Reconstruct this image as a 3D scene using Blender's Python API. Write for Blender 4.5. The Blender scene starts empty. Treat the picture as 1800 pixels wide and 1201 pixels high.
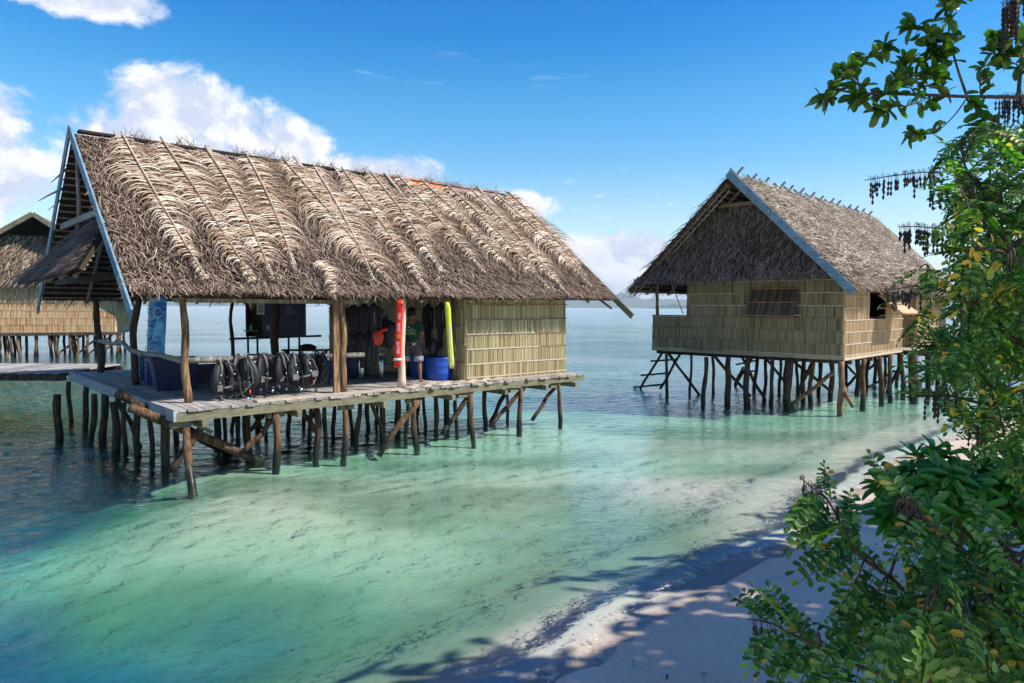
import bpy, bmesh, math, random
import numpy as np
from mathutils import Vector, Matrix
R = math.radians
random.seed(7); rng = np.random.default_rng(7)
scene = bpy.context.scene
col = scene.collection

# ------------------------------------------------------------------ camera
CAM_H = 3.0; FPX = 1222.0
PITCH = math.atan(60.2/FPX); ROLL = R(.29)
cd = bpy.data.cameras.new('camera'); cam = bpy.data.objects.new('camera', cd); col.objects.link(cam)
cd.sensor_width = 36; cd.lens = FPX/1800*36; cd.clip_start = .05; cd.clip_end = 60000
cam.matrix_world = Matrix.Translation((0, 0, CAM_H)) @ Matrix.Rotation(R(90)-PITCH, 4, 'X') @ Matrix.Rotation(ROLL, 4, 'Z')
scene.camera = cam

# ------------------------------------------------------------------ sun, sky, exposure
SUN = Vector((1.80, -.35, 1.9)).normalized()
SUN_EL = math.asin(SUN.z)
sd = bpy.data.lights.new('sun', 'SUN'); sd.energy = 5.0; sd.angle = R(.53); sd.color = (1.0, .95, .86)
so = bpy.data.objects.new('sun', sd); col.objects.link(so)
so.rotation_euler = SUN.to_track_quat('Z', 'Y').to_euler()

world = bpy.data.worlds.new("World"); scene.world = world; world.use_nodes = True
wt = world.node_tree; wt.nodes.clear()

class NT:
    """small helper for building node trees"""
    def __init__(s, t): s.t = t
    def n(s, typ, **k):
        x = s.t.nodes.new(typ)
        for a, b in k.items(): setattr(x, a, b)
        return x
    def l(s, a, b): s.t.links.new(a, b)
    def put(s, sock, v):
        if isinstance(v, bpy.types.NodeSocket): s.l(v, sock)
        elif v is not None: sock.default_value = v
    def m(s, op, a, b=None, c=None, clamp=False):
        x = s.n('ShaderNodeMath', operation=op, use_clamp=clamp)
        s.put(x.inputs[0], a); s.put(x.inputs[1], b)
        if c is not None: s.put(x.inputs[2], c)
        return x.outputs[0]
    def ss(s, v, a, b, o0=0., o1=1.):
        x = s.n('ShaderNodeMapRange', interpolation_type='SMOOTHSTEP')
        s.put(x.inputs[0], v); x.inputs[1].default_value = a; x.inputs[2].default_value = b
        x.inputs[3].default_value = o0; x.inputs[4].default_value = o1
        return x.outputs[0]
    def noise(s, vec, scale, detail=4, rough=.55, dist=0.):
        x = s.n('ShaderNodeTexNoise'); s.put(x.inputs['Vector'], vec)
        x.inputs['Scale'].default_value = scale; x.inputs['Detail'].default_value = detail
        x.inputs['Roughness'].default_value = rough; x.inputs['Distortion'].default_value = dist
        return x.outputs[0]
    def mix(s, f, a, b, mode='MIX'):
        x = s.n('ShaderNodeMix', data_type='RGBA', blend_type=mode)
        s.put(x.inputs[0], f); s.put(x.inputs[6], a); s.put(x.inputs[7], b)
        return x.outputs[2]
    def vec(s, a, b, c):
        x = s.n('ShaderNodeCombineXYZ'); s.put(x.inputs[0], a); s.put(x.inputs[1], b); s.put(x.inputs[2], c)
        return x.outputs[0]
    def ramp(s, f, stops, interp='LINEAR'):
        x = s.n('ShaderNodeValToRGB'); s.put(x.inputs[0], f); e = x.color_ramp.elements; x.color_ramp.interpolation = interp
        while len(e) < len(stops): e.new(.5)
        for i, (p, c) in enumerate(stops): e[i].position = p; e[i].color = tuple(c)+((1,) if len(c) == 3 else ())
        return x.outputs[0]
    def scale(s, vec, x, y, z):
        k = s.n('ShaderNodeMapping'); s.put(k.inputs[0], vec); k.inputs[3].default_value = (x, y, z); return k.outputs[0]

w = NT(wt)
sky = w.n('ShaderNodeTexSky', sky_type='NISHITA'); sky.sun_disc = False
sky.sun_elevation = SUN_EL; sky.sun_rotation = math.atan2(SUN.x, SUN.y)
sky.air_density = 1.0; sky.dust_density = .25; sky.ozone_density = 2.2; sky.altitude = 0
tc = w.n('ShaderNodeTexCoord'); sp = w.n('ShaderNodeSeparateXYZ'); w.l(tc.outputs['Generated'], sp.inputs[0])
az = w.m('ARCTAN2', sp.outputs[0], sp.outputs[1]); el = w.m('ARCSINE', sp.outputs[2])
azd = w.m('MULTIPLY', az, 57.2958); eld = w.m('MULTIPLY', el, 57.2958)
cv = w.vec(azd, w.m('MULTIPLY', eld, 1.25), 0.)
nz = w.noise(cv, .16, 12, .62, .25)                       # billow shapes
nz2 = w.noise(w.vec(w.m('ADD', azd, 1.1), w.m('MULTIPLY', w.m('ADD', eld, 1.2), 1.25), 0.), .16, 12, .62, .25)
# cumulus banks: (azimuth, elevation, half width, half height, strength) in degrees
def bank(a0, e0, wa, we, k):
    dx = w.m('DIVIDE', w.m('SUBTRACT', azd, a0), wa); dy = w.m('DIVIDE', w.m('SUBTRACT', eld, e0), we)
    d = w.m('SQRT', w.m('ADD', w.m('MULTIPLY', dx, dx), w.m('MULTIPLY', dy, dy)))
    return w.m('MULTIPLY', w.ss(d, 0., 1.6, 1., 0.), k)
banks = [(-37.5, 9.5, 5.6, 6.4, 1.0), (-24, 13.8, 7.2, 3.5, .98), (-17.5, 12.4, 4.6, 2.7, .93), (-26, 11, 12, 4.4, .9),
         (1, 8.3, 4.5, 1.8, .85), (-12, 10.2, 8, 2.4, .95), (8, 4.4, 9, 2.6, 1.0), (4, 2.0, 16, 2.4, .95), (16, 3.6, 7, 3.0, .95), (-31.5, 20.6, 6.0, 2.0, 1.2), (-28, 2.5, 18, 3, .9),
         (24, 2, 8, 1.6, .45), (-60, 12, 14, 9, .85), (55, 10, 16, 7, .75), (110, 16, 20, 9, .8), (170, 22, 26, 10, .8), (-120, 20, 24, 10, .85)]
acc = None
for b in banks:
    v = bank(*b); acc = v if acc is None else w.m('MAXIMUM', acc, v)
dens = w.m('ADD', w.m('MULTIPLY', nz, 1.0), w.m('MULTIPLY', acc, .62))
cmask = w.ss(dens, .755, .955)
# light on the clouds: brighter where the noise falls off towards the sun
lit = w.ss(w.m('SUBTRACT', nz, nz2), -.06, .07)
thick = w.ss(dens, .84, 1.25)
cc = w.mix(lit, (5.4, 6.0, 7.4, 1), (8.4, 8.5, 8.9, 1))
cc = w.mix(w.m('MULTIPLY', thick, .30), cc, (3.4, 4.0, 5.2, 1))
# thin streaks of high cloud
st = w.noise(w.vec(w.m('MULTIPLY', azd, .10), w.m('MULTIPLY', eld, .9), 3.3), 1.0, 6, .6)
stm = w.m('MULTIPLY', w.ss(st, .56, .78), w.m('MULTIPLY', bank(-6, 18.3, 12, 1.3, .55), 1.0))
fl = w.noise(w.vec(w.m('MULTIPLY', azd, .55), w.m('MULTIPLY', eld, 1.2), 9.3), 1.0, 5, .55)
flm = w.m('MULTIPLY', w.ss(fl, .58, .74), bank(8, 8.2, 12, 2.4, .55))
hsv = w.n('ShaderNodeHueSaturation'); hsv.inputs['Saturation'].default_value = 1.30; w.l(sky.outputs[0], hsv.inputs['Color'])
hs = w.ss(eld, 3., 27., 1., .90)
skyc = w.mix(1., hsv.outputs[0], w.vec(w.m('MULTIPLY', hs, w.ss(eld, 4., 24., .98, .16)), w.m('MULTIPLY', hs, 1.12), 1.22), 'MULTIPLY')
rm = w.m('ADD', w.m('ADD', w.ss(eld, 15.5, 23., 1.5, .22), w.ss(eld, 27., 48., 0., 6.2)), w.m('MULTIPLY', w.ss(azd, 4., 26., 0., .75), w.ss(eld, 14., 22.)))  # red raised in the unseen upper sky to offset blue fill on the beach
skyc = w.mix(1., skyc, w.vec(rm, w.ss(eld, 15., 23., 1.30, 1.02), w.ss(eld, 5., 14., 1.04, 1.18)), 'MULTIPLY')
hb = w.ss(eld, -1., 12., .66, 0.)
skyc = w.mix(hb, skyc, (6.2, 7.6, 9.2, 1))
skyc = w.mix(w.m('ADD', stm, flm, clamp=True), skyc, (8.2, 8.6, 9.2, 1))
fin = w.mix(cmask, skyc, cc)
bg = w.n('ShaderNodeBackground'); bg.inputs[1].default_value = .090; w.l(fin, bg.inputs[0])
wo = w.n('ShaderNodeOutputWorld'); w.l(bg.outputs[0], wo.inputs[0])

scene.view_settings.view_transform = 'Standard'; scene.view_settings.look = 'None'
scene.view_settings.gamma = 1; scene.view_settings.exposure = 0.56; scene.view_settings.use_curve_mapping = False
scene.render.engine = 'CYCLES'
scene.cycles.max_bounces = 7; scene.cycles.diffuse_bounces = 3; scene.cycles.glossy_bounces = 3
scene.cycles.transmission_bounces = 3; scene.cycles.transparent_max_bounces = 10; scene.cycles.volume_bounces = 0
scene.cycles.caustics_reflective = False; scene.cycles.caustics_refractive = False

# ------------------------------------------------------------------ geometry from the measured camera
def ray(px, py):
    x = (px-900)/FPX; y = -(py-600.5)/FPX; c, s = math.cos(ROLL), math.sin(ROLL)
    X = c*x-s*y; Y = s*x+c*y; cp, sp_ = math.cos(PITCH), math.sin(PITCH)
    return Vector((X, cp+Y*sp_, -sp_+Y*cp))
EYE = Vector((0, 0, CAM_H))
def pz(px, py, z): r = ray(px, py); return EYE+r*((z-CAM_H)/r.z)
def pd(px, py, d): r = ray(px, py); return EYE+r*(d/r.y)

class Frame:
    def __init__(s, o, ang): s.o = Vector(o); s.a = ang; s.u = Vector((math.cos(ang), math.sin(ang), 0)); s.v = Vector((-math.sin(ang), math.cos(ang), 0))
    def loc(s, p): q = Vector(p)-s.o; return Vector((q.dot(s.u), q.dot(s.v), q.z))
    def w(s, a, b, z): return s.o+s.u*a+s.v*b+Vector((0, 0, z))
    def on_v(s, px, py, v):                              # local point where the pixel's ray meets the plane v
        r = ray(px, py); t = ((s.o+s.v*v-EYE).dot(s.v))/r.dot(s.v); return s.loc(EYE+r*t)
    def on_u(s, px, py, u):
        r = ray(px, py); t = ((s.o+s.u*u-EYE).dot(s.u))/r.dot(s.u); return s.loc(EYE+r*t)
    def on_z(s, px, py, z): return s.loc(pz(px, py, z))

# ------------------------------------------------------------------ objects and tags
def tag(o, label=None, cat=None, group=None, kind=None):
    if label: o['label'] = label
    if cat: o['category'] = cat
    if group: o['group'] = group
    if kind: o['kind'] = kind
    return o
def thing(name, label, cat, loc=(0, 0, 0), rz=0., group=None):
    o = bpy.data.objects.new(name, None); o.empty_display_size = .2; col.objects.link(o); o.location = loc; o.rotation_euler = (0, 0, rz)
    return tag(o, label, cat, group)
def link(name, me, mat, parent=None, smooth=False):
    o = bpy.data.objects.new(name, me); col.objects.link(o)
    if mat is not None: me.materials.append(mat)
    if parent is not None: o.parent = parent
    if smooth: me.polygons.foreach_set('use_smooth', np.ones(len(me.polygons), dtype=bool))
    return o
def npmesh(V, F):
    """V (n,3), F (m,k) arrays"""
    V = np.asarray(V, dtype=np.float32); F = np.asarray(F, dtype=np.int32); m, k = F.shape
    me = bpy.data.meshes.new('mesh'); me.vertices.add(len(V)); me.vertices.foreach_set('co', V.ravel())
    me.loops.add(m*k); me.loops.foreach_set('vertex_index', F.ravel())
    me.polygons.add(m); me.polygons.foreach_set('loop_start', np.arange(0, m*k, k, dtype=np.int32))
    me.update(calc_edges=True); return me
def vn(x): return x/np.maximum(np.linalg.norm(x, axis=-1, keepdims=True), 1e-9)

class MB:
    def __init__(s): s.v = []; s.f = []
    def add(s, vs, fs):
        n = len(s.v); s.v += [tuple(p) for p in vs]; s.f += [tuple(i+n for i in f) for f in fs]; return s
    def box(s, x0, x1, y0, y1, z0, z1):
        vs = [(x, y, z) for z in (z0, z1) for y in (y0, y1) for x in (x0, x1)]
        return s.add(vs, [(0, 2, 3, 1), (4, 5, 7, 6), (0, 1, 5, 4), (2, 6, 7, 3), (0, 4, 6, 2), (1, 3, 7, 5)])
    def beam(s, p, q, wd, ht, up=(0, 0, 1)):
        p = Vector(p); q = Vector(q); d = (q-p).normalized(); up = Vector(up); sd_ = d.cross(up)
        if sd_.length < 1e-4: sd_ = d.cross(Vector((1, 0, 0)))
        sd_.normalize(); n = sd_.cross(d); vs = []
        for c in (p, q):
            for a, b in ((-1, -1), (1, -1), (1, 1), (-1, 1)): vs.append(c+sd_*a*wd/2+n*b*ht/2)
        return s.add(vs, [(3, 2, 1, 0), (4, 5, 6, 7), (0, 1, 5, 4), (1, 2, 6, 5), (2, 3, 7, 6), (3, 0, 4, 7)])
    def tube(s, pts, rad, n=8, cap=True):
        pts = [Vector(p) for p in pts]
        if not hasattr(rad, '__len__'): rad = [rad]*len(pts)
        d = (pts[1]-pts[0]).normalized(); a = Vector((0, 0, 1)) if abs(d.z) < .9 else Vector((1, 0, 0)); x = d.cross(a).normalized(); b0 = len(s.v)
        for i, p in enumerate(pts):
            if i == 0: t = pts[1]-pts[0]
            elif i == len(pts)-1: t = pts[-1]-pts[-2]
            else: t = pts[i+1]-pts[i-1]
            t.normalize(); x = (x-t*x.dot(t)).normalized(); y = t.cross(x)
            for k in range(n):
                an = 2*math.pi*k/n; s.v.append(tuple(p+(x*math.cos(an)+y*math.sin(an))*rad[i]))
        for i in range(len(pts)-1):
            for k in range(n):
                a_ = b0+i*n+k; b_ = b0+i*n+(k+1) % n; s.f.append((a_, b_, b_+n, a_+n))
        if cap: s.f.append(tuple(b0+k for k in range(n-1, -1, -1))); s.f.append(tuple(b0+(len(pts)-1)*n+k for k in range(n)))
        return s
    def lathe(s, c, prof, n=20, axis='z'):
        c = Vector(c); b0 = len(s.v)
        for r, h in prof:
            for k in range(n):
                an = 2*math.pi*k/n; q = (r*math.cos(an), r*math.sin(an), h)
                if axis == 'y': q = (q[0], q[2], q[1])
                if axis == 'x': q = (q[2], q[0], q[1])
                s.v.append(tuple(c+Vector(q)))
        for i in range(len(prof)-1):
            for k in range(n):
                a_ = b0+i*n+k; b_ = b0+i*n+(k+1) % n; s.f.append((a_, b_, b_+n, a_+n))
        s.f.append(tuple(b0+k for k in range(n-1, -1, -1))); s.f.append(tuple(b0+(len(prof)-1)*n+k for k in range(n)))
        return s
    def build(s, name, mat, parent=None, smooth=False, bevel=0):
        me = bpy.data.meshes.new('mesh'); me.from_pydata(s.v, [], s.f); me.update()
        o = link(name, me, mat, parent, smooth)
        if bevel: b = o.modifiers.new('bevel', 'BEVEL'); b.width = bevel; b.segments = 2; b.limit_method = 'ANGLE'
        return o

def wob(p, q, n, amp, rnd=random):
    """points from p to q with a natural wander"""
    p = Vector(p); q = Vector(q); L = (q-p).length; out = []; ph = [rnd.uniform(0, 6.28) for _ in range(4)]
    for i in range(n+1):
        t = i/n; e = math.sin(math.pi*t)**.5 if 0 < t < 1 else 0
        out.append(p.lerp(q, t)+Vector((math.sin(t*5+ph[0])+.5*math.sin(t*11+ph[1]), math.sin(t*4+ph[2])+.5*math.sin(t*12+ph[3]), 0))*amp*e)
    return out
def pole(p, q, r0, r1=None, amp=.03, n=9, sides=9):
    r1 = r1 or r0*.9; k = [random.uniform(.9, 1.12) for _ in range(n+1)]
    return MB().tube(wob(p, q, n, amp), [(r0+(r1-r0)*i/n)*k[i] for i in range(n+1)], sides)

# ------------------------------------------------------------------ materials
def material(name):
    m = bpy.data.materials.new(name); m.use_nodes = True; m.node_tree.nodes.clear(); return m, NT(m.node_tree)
def finish(t, color, rough=.8, bump=None, bstr=.3, bdist=.02, spec=.3, metallic=0., trans=None, coat=0.):
    b = t.n('ShaderNodeBsdfPrincipled'); t.put(b.inputs['Base Color'], color); t.put(b.inputs['Roughness'], rough)
    b.inputs['Specular IOR Level'].default_value = spec; b.inputs['Metallic'].default_value = metallic; b.inputs['Coat Weight'].default_value = coat
    if bump is not None:
        k = t.n('ShaderNodeBump'); k.inputs['Strength'].default_value = bstr; k.inputs['Distance'].default_value = bdist
        t.l(bump, k.inputs['Height']); t.l(k.outputs[0], b.inputs['Normal'])
    o = t.n('ShaderNodeOutputMaterial'); outp = b.outputs[0]
    if trans is not None:
        tr = t.n('ShaderNodeBsdfTranslucent'); t.put(tr.inputs[0], trans); mx = t.n('ShaderNodeMixShader'); mx.inputs[0].default_value = .34
        t.l(b.outputs[0], mx.inputs[1]); t.l(tr.outputs[0], mx.inputs[2]); outp = mx.outputs[0]
    t.l(outp, o.inputs[0])
def rnd_isl(t): return t.n('ShaderNodeNewGeometry').outputs['Random Per Island']
def objco(t): return t.n('ShaderNodeTexCoord').outputs['Object']
def simple(name, c, rough=.6, var=.15, sc=8., spec=.4, metallic=0., bstr=.15, coat=0.):
    m, t = material(name); co = objco(t); n = t.noise(co, sc, 5); lo = tuple(x*(1-var) for x in c); hi = tuple(min(1, x*(1+var)) for x in c)
    finish(t, t.ramp(n, [(.3, lo), (.7, hi)]), rough, t.noise(co, sc*6, 3), bstr, .004, spec, metallic, coat=coat); return m
def fibre(name, stops, patch=.35, rough=.85, sc=1.2, dark=(.55, .5, .5)):
    """strands: one tone per strand, drifting over the surface in soft patches"""
    m, t = material(name); co = objco(t); r = rnd_isl(t); c = t.ramp(r, stops)
    pn = t.ss(t.noise(co, sc, 4), .35, .65)
    c = t.mix(t.m('MULTIPLY', pn, patch), c, dark+(1,), 'MULTIPLY')
    c = t.mix(.25, c, t.ramp(t.noise(co, 60, 2), [(.3, (.5, .5, .5)), (.7, (1, 1, 1))]), 'MULTIPLY')
    finish(t, c, rough, t.noise(t.scale(co, 1, 1, 1), 90, 3), .3, .003, .15); return m
def bark(name, c0, c1, tide=True, streak=22.):
    m, t = material(name); co = objco(t); n = t.noise(t.scale(co, 1, 1, .12), streak, 5, .6); n2 = t.noise(co, 3., 4)
    c = t.mix(t.ss(n, .35, .68), c0+(1,), c1+(1,)); c = t.mix(t.m('MULTIPLY', t.ss(n2, .5, .7), .5), c, tuple(x*.4 for x in c0)+(1,))
    rough = .8
    if tide:                                            # algae and wet band left by the tide
        g = t.n('ShaderNodeNewGeometry'); s = t.n('ShaderNodeSeparateXYZ'); t.l(g.outputs['Position'], s.inputs[0])
        k = t.ss(t.m('ADD', s.outputs[2], t.m('MULTIPLY', t.m('SUBTRACT', n2, .5), .35)), .12, .42, 1., 0.)
        c = t.mix(k, c, (.018, .020, .013, 1)); rough = t.m('SUBTRACT', .8, t.m('MULTIPLY', k, .45))
    finish(t, c, rough, n, .5, .012, .25); return m
def plank(name, c0, c1, c2, rough=.75, axis=(1, 1, 1), sc=14.):
    m, t = material(name); co = objco(t); r = rnd_isl(t)
    off = t.n('ShaderNodeVectorMath', operation='ADD'); t.l(co, off.inputs[0]); t.l(t.vec(t.m('MULTIPLY', r, 13.), t.m('MULTIPLY', r, 7.), r), off.inputs[1])
    n = t.noise(t.scale(off.outputs[0], *axis), sc, 6, .6); c = t.ramp(r, [(0, c0), (.5, c1), (1, c2)])
    c = t.mix(t.m('MULTIPLY', t.ss(n, .42, .62), .5), c, (.38, .36, .36, 1), 'MULTIPLY')
    c = t.mix(t.m('MULTIPLY', t.ss(t.noise(co, 2.2, 4), .52, .7), .45), c, (.45, .43, .42, 1), 'MULTIPLY')
    finish(t, c, rough, n, .35, .006, .25); return m
def leafmat(name, stops, rough=.42, spec=.4, tk=(.45, .75, .08)):
    m, t = material(name); r = rnd_isl(t); co = objco(t); c = t.ramp(r, stops)
    c = t.mix(.35, c, t.ramp(t.noise(co, 25, 3), [(.3, (.55, .55, .5)), (.7, (1, 1, 1))]), 'MULTIPLY')
    tr = t.mix(1., c, tuple(x*2.6 for x in tk)+(1,), 'MULTIPLY')
    finish(t, c, rough, t.noise(co, 120, 2), .15, .002, spec, trans=tr); return m

M = {}
M['thatch_grey'] = fibre('thatch_grey', [(0, (.045, .028, .020)), (.35, (.15, .10, .070)), (.7, (.29, .205, .15)), (1, (.56, .45, .36))], .5)
M['thatch_brown'] = fibre('thatch_brown', [(0, (.050, .030, .020)), (.35, (.16, .10, .065)), (.7, (.36, .26, .18)), (1, (.68, .56, .43))], .5)
M['thatch_pale'] = fibre('thatch_pale', [(0, (.06, .04, .025)), (.25, (.24, .17, .11)), (.42, (.62, .51, .39)), (1, (.92, .87, .76))], .5)
M['thatch_core'] = simple('thatch_core', (.045, .032, .022), .95, .3, 20, .1)
M['frond'] = fibre('frond', [(0, (.08, .05, .03)), (.25, (.27, .18, .115)), (.55, (.55, .42, .30)), (1, (.82, .72, .57))], .6, .7, 1.6, (.62, .52, .44))
M['frond_old'] = fibre('frond_old', [(0, (.06, .04, .025)), (.5, (.17, .11, .07)), (1, (.34, .25, .17))], .3)
M['wall_green'] = fibre('wall_ribs_green', [(0, (.26, .18, .08)), (.10, (.45, .36, .18)), (.7, (.62, .52, .31)), (1, (.78, .69, .48))], .35, .6, .7, (.62, .62, .5))
M['wall_tan'] = fibre('wall_ribs_tan', [(0, (.36, .21, .10)), (.15, (.54, .37, .20)), (.7, (.64, .47, .27)), (1, (.70, .56, .36))], .35, .6, 1.2, (.66, .58, .46))
M['wall_gold'] = fibre('wall_ribs_gold', [(0, (.52, .28, .13)), (.2, (.70, .44, .22)), (1, (.80, .58, .34))], .2, .6, 1.2, (.7, .58, .45))
M['wall_shaded'] = fibre('wall_ribs_shaded', [(0, (.20, .155, .085)), (.2, (.33, .275, .165)), (1, (.45, .385, .25))], .4, .7, .8, (.66, .62, .48))  # darker than the tan ribs: shade on the gable side put into the colour
M['shutter_brown'] = fibre('shutter_ribs', [(0, (.06, .045, .03)), (.5, (.11, .08, .055)), (1, (.17, .13, .09))], .3, .7)
M['lath'] = fibre('split_lath', [(0, (.38, .28, .18)), (1, (.66, .58, .44))], .2)
M['lath_red'] = fibre('red_lath', [(0, (.26, .13, .075)), (1, (.36, .22, .14))], .2)
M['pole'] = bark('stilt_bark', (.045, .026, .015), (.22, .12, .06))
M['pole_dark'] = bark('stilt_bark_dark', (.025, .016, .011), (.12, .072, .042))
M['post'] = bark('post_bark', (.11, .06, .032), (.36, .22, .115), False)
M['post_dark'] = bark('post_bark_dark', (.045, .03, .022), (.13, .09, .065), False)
M['rail'] = bark('rail_wood', (.22, .19, .15), (.46, .40, .32), False)
M['deck'] = plank('deck_planks', (.25, .235, .22), (.36, .33, .30), (.47, .43, .385), axis=(1.5, .12, 1), sc=16)
M['deck_tan'] = plank('new_planks', (.42, .33, .25), (.52, .42, .33), (.60, .50, .40), axis=(.15, 1.5, 1))
M['beam_green'] = plank('weathered_beam', (.15, .145, .085), (.20, .18, .11), (.25, .22, .15), axis=(.3, 2, 2))
M['board'] = plank('grey_board', (.30, .32, .335), (.37, .385, .39), (.42, .43, .43), axis=(.3, .3, 3))
M['barge'] = plank('painted_bargeboard', (.16, .27, .34), (.18, .30, .37), (.20, .32, .39), .6, axis=(1, .4, 1))
M['bamboo'] = simple('peeled_pole', (.62, .47, .36), .6, .2, 6)
M['dark'] = simple('dark_interior', (.03, .025, .02), .9)
M['black'] = simple('black_fabric', (.012, .012, .013), .55, .3, 20, .5)
M['neoprene'] = simple('black_neoprene', (.014, .015, .018), .6, .3, 10, .35)
M['grey_fab'] = simple('grey_fabric', (.13, .125, .12), .7, .2, 14)
M['steel'] = simple('steel', (.55, .55, .56), .25, .08, 10, .5, 1.)
M['red'] = simple('red_plastic', (.72, .02, .008), .42, .06, 8, .4)
M['red_tip'] = simple('red_tip', (.6, .06, .03), .5, .1)
M['orange'] = simple('orange_patch', (.85, .22, .02), .5, .08)
M['yellow'] = simple('yellow_vinyl', (.66, .68, .04), .42, .12, 6)
M['cream'] = simple('cream_vinyl', (.78, .77, .48), .42, .1, 6)
M['white'] = simple('white_print', (.82, .82, .80), .55, .04)
M['blue'] = simple('blue_plastic', (.010, .075, .42), .38, .1, 4, .5)
M['navy'] = simple('navy_plastic', (.008, .014, .065), .45, .15, 6, .5)
M['crate_blue'] = simple('crate_blue', (.02, .06, .30), .45, .2, 6, .5)
M['rust'] = simple('rusty_iron', (.42, .15, .045), .85, .45, 5, .3)
M['zinc'] = simple('weathered_zinc', (.26, .17, .15), .75, .35, 3, .3)
M['skin'] = simple('skin', (.22, .105, .058), .5, .1, 14, .4)
M['hair'] = simple('hair', (.012, .009, .008), .7, .3, 60, .3, 0., .6)
M['shirt'] = simple('dark_green_cotton', (.012, .060, .036), .85, .2, 12, .2)
M['shorts'] = simple('grey_shorts', (.085, .08, .075), .85, .2, 12, .2)
M['shorts_hem'] = simple('pale_hem', (.36, .36, .36), .85, .1, 12, .2)
M['print_green'] = simple('shirt_print', (.35, .55, .22), .7, .05)
M['teal'] = simple('teal_bottle', (.04, .20, .26), .3, .1, 6, .5)
M['mint'] = simple('green_bottle', (.10, .55, .28), .3, .1, 6, .5)
M['photo_pale'] = simple('poster_paper', (.38, .40, .33), .7, .25, 9)
M['twig'] = bark('twig_bark', (.05, .035, .022), (.15, .11, .075), False, 40)
M['twig_green'] = simple('green_stem', (.12, .13, .05), .6, .3, 30)
M['pod'] = simple('dry_pods', (.035, .024, .020), .7, .4, 40)
M['leaf_sophora'] = leafmat('pinnate_leaf', [(0, (.026, .085, .015)), (.35, (.070, .17, .024)), (.62, (.15, .28, .042)), (.84, (.25, .38, .10)), (.962, (.34, .47, .14)), (.972, (.62, .30, .025)), (1, (.72, .40, .04))])
M['leaf_tree'] = leafmat('tree_leaf', [(0, (.03, .08, .010)), (.5, (.065, .14, .018)), (.85, (.13, .22, .03)), (1, (.26, .30, .06))], .35)
M['leaf_scaevola'] = leafmat('glossy_leaf', [(0, (.04, .15, .022)), (.5, (.09, .27, .04)), (.9, (.16, .38, .07)), (1, (.26, .46, .11))], .3, .5)
M['leaf_yellow'] = leafmat('yellow_leaf', [(0, (.45, .30, .03)), (.6, (.70, .42, .04)), (1, (.35, .40, .06))])
M['leaf_shade'] = leafmat('canopy_leaf', [(0, (.02, .05, .012)), (1, (.06, .12, .03))], .5)

# ------------------------------------------------------------------ shoreline, seabed and beach
SH = [(-60, -30), (-20, -6), (-8, .2), (-2.6, 2.6), (.30, 5.30), (.75, 5.80), (1.85, 7.02), (2.9, 8.06), (4., 8.95), (5.37, 10.85), (6.82, 12.55), (10.16, 15.9), (14.23, 19.3), (22, 24), (60, 42), (200, 90)]
SHv = np.array(SH, float)
def shore(x, y):
    """signed distance to the waterline: positive on the land side"""
    x = np.asarray(x, float); y = np.asarray(y, float); best = np.full(x.shape, 1e9); sgn = np.ones(x.shape)
    for a, b in zip(SHv[:-1], SHv[1:]):
        d = b-a; t = np.clip(((x-a[0])*d[0]+(y-a[1])*d[1])/(d@d), 0, 1); qx = x-(a[0]+t*d[0]); qy = y-(a[1]+t*d[1]); r = np.hypot(qx, qy)
        k = r < best; best = np.where(k, r, best); sgn = np.where(k, np.sign(d[0]*qy-d[1]*qx), sgn)
    return -best*sgn
def vnoise(x, y, s, seed):
    """smooth value noise"""
    g = np.random.default_rng(seed).random((64, 64)); X = x*s; Y = y*s; i = np.floor(X).astype(int); j = np.floor(Y).astype(int); fx = X-i; fy = Y-j
    fx = fx*fx*(3-2*fx); fy = fy*fy*(3-2*fy); G = lambda a, b: g[a % 64, b % 64]
    return (G(i, j)*(1-fx)+G(i+1, j)*fx)*(1-fy)+(G(i, j+1)*(1-fx)+G(i+1, j+1)*fx)*fy-.5
def axis(lo, hi, step, far, grow=1.16):
    a = list(np.arange(lo, hi+1e-6, step)); s = step; p = hi
    while p < far: s *= grow; p += s; a.append(p)
    s = step; p = lo; pre = []
    while p > -far: s *= grow; p -= s; pre.append(p)
    return np.array(pre[::-1]+a)
def grid_faces(nx, ny):
    i, j = np.meshgrid(np.arange(nx-1), np.arange(ny-1), indexing='xy'); a = (j*nx+i).ravel()
    return np.stack([a, a+1, a+nx+1, a+nx], 1)
def ground_h(x, y):
    d = shore(x, y); land = np.minimum(.035*d+.03*np.sqrt(np.maximum(d, 0)), .42+.004*np.maximum(d-8, 0)); s = np.maximum(-d, 0)
    sea = -(.19*(1-np.exp(-s/4.0))+.010*s)+.15*vnoise(x, y*1.7, .30, 19)*np.clip(s/3, 0, 1)-.62*np.exp(-((x+3.8)/4.4)**2-((y-6.0)/2.3)**2)*np.clip((s-.8)/2.5, 0, 1)-.12*np.exp(-((x-.6)/2.4)**2-((y-9.6)/1.6)**2); sea = sea-1.25*np.clip((s-10.0)/9, 0, 1)**1.5  # wide hollow added to darken the foreground water in place of tree shade
    sea = sea+.16*np.exp(-((x+4.6)/2.6)**2-((y-11.8)/1.6)**2)-1.1*np.clip((-x-4.6+.35*np.sin(y*1.3)+.3*np.sin(y*.7+x*.9)-.04*(y-8))/6.5, 0, 1)**1.3*np.clip(s/3, 0, 1)
    sea = np.clip(sea, -7., -.02*np.clip(s/.5, 0, 1))
    h = np.where(d > 0, land, sea)
    # a shallow hollow in the beach that holds a film of water
    h = h+.03*vnoise(x, y, .45, 3)+.015*vnoise(x, y, 1.4, 5)+np.where(d > .3, .004*vnoise(x, y, 7, 8), 0)
    return np.where((d > 0) & (d < 60), h*np.clip(d/.5, .12, 1), h)
xs = axis(-26, 26, .16, 26000, 1.2); ys = axis(1.5, 46, .16, 26000, 1.2)
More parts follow.
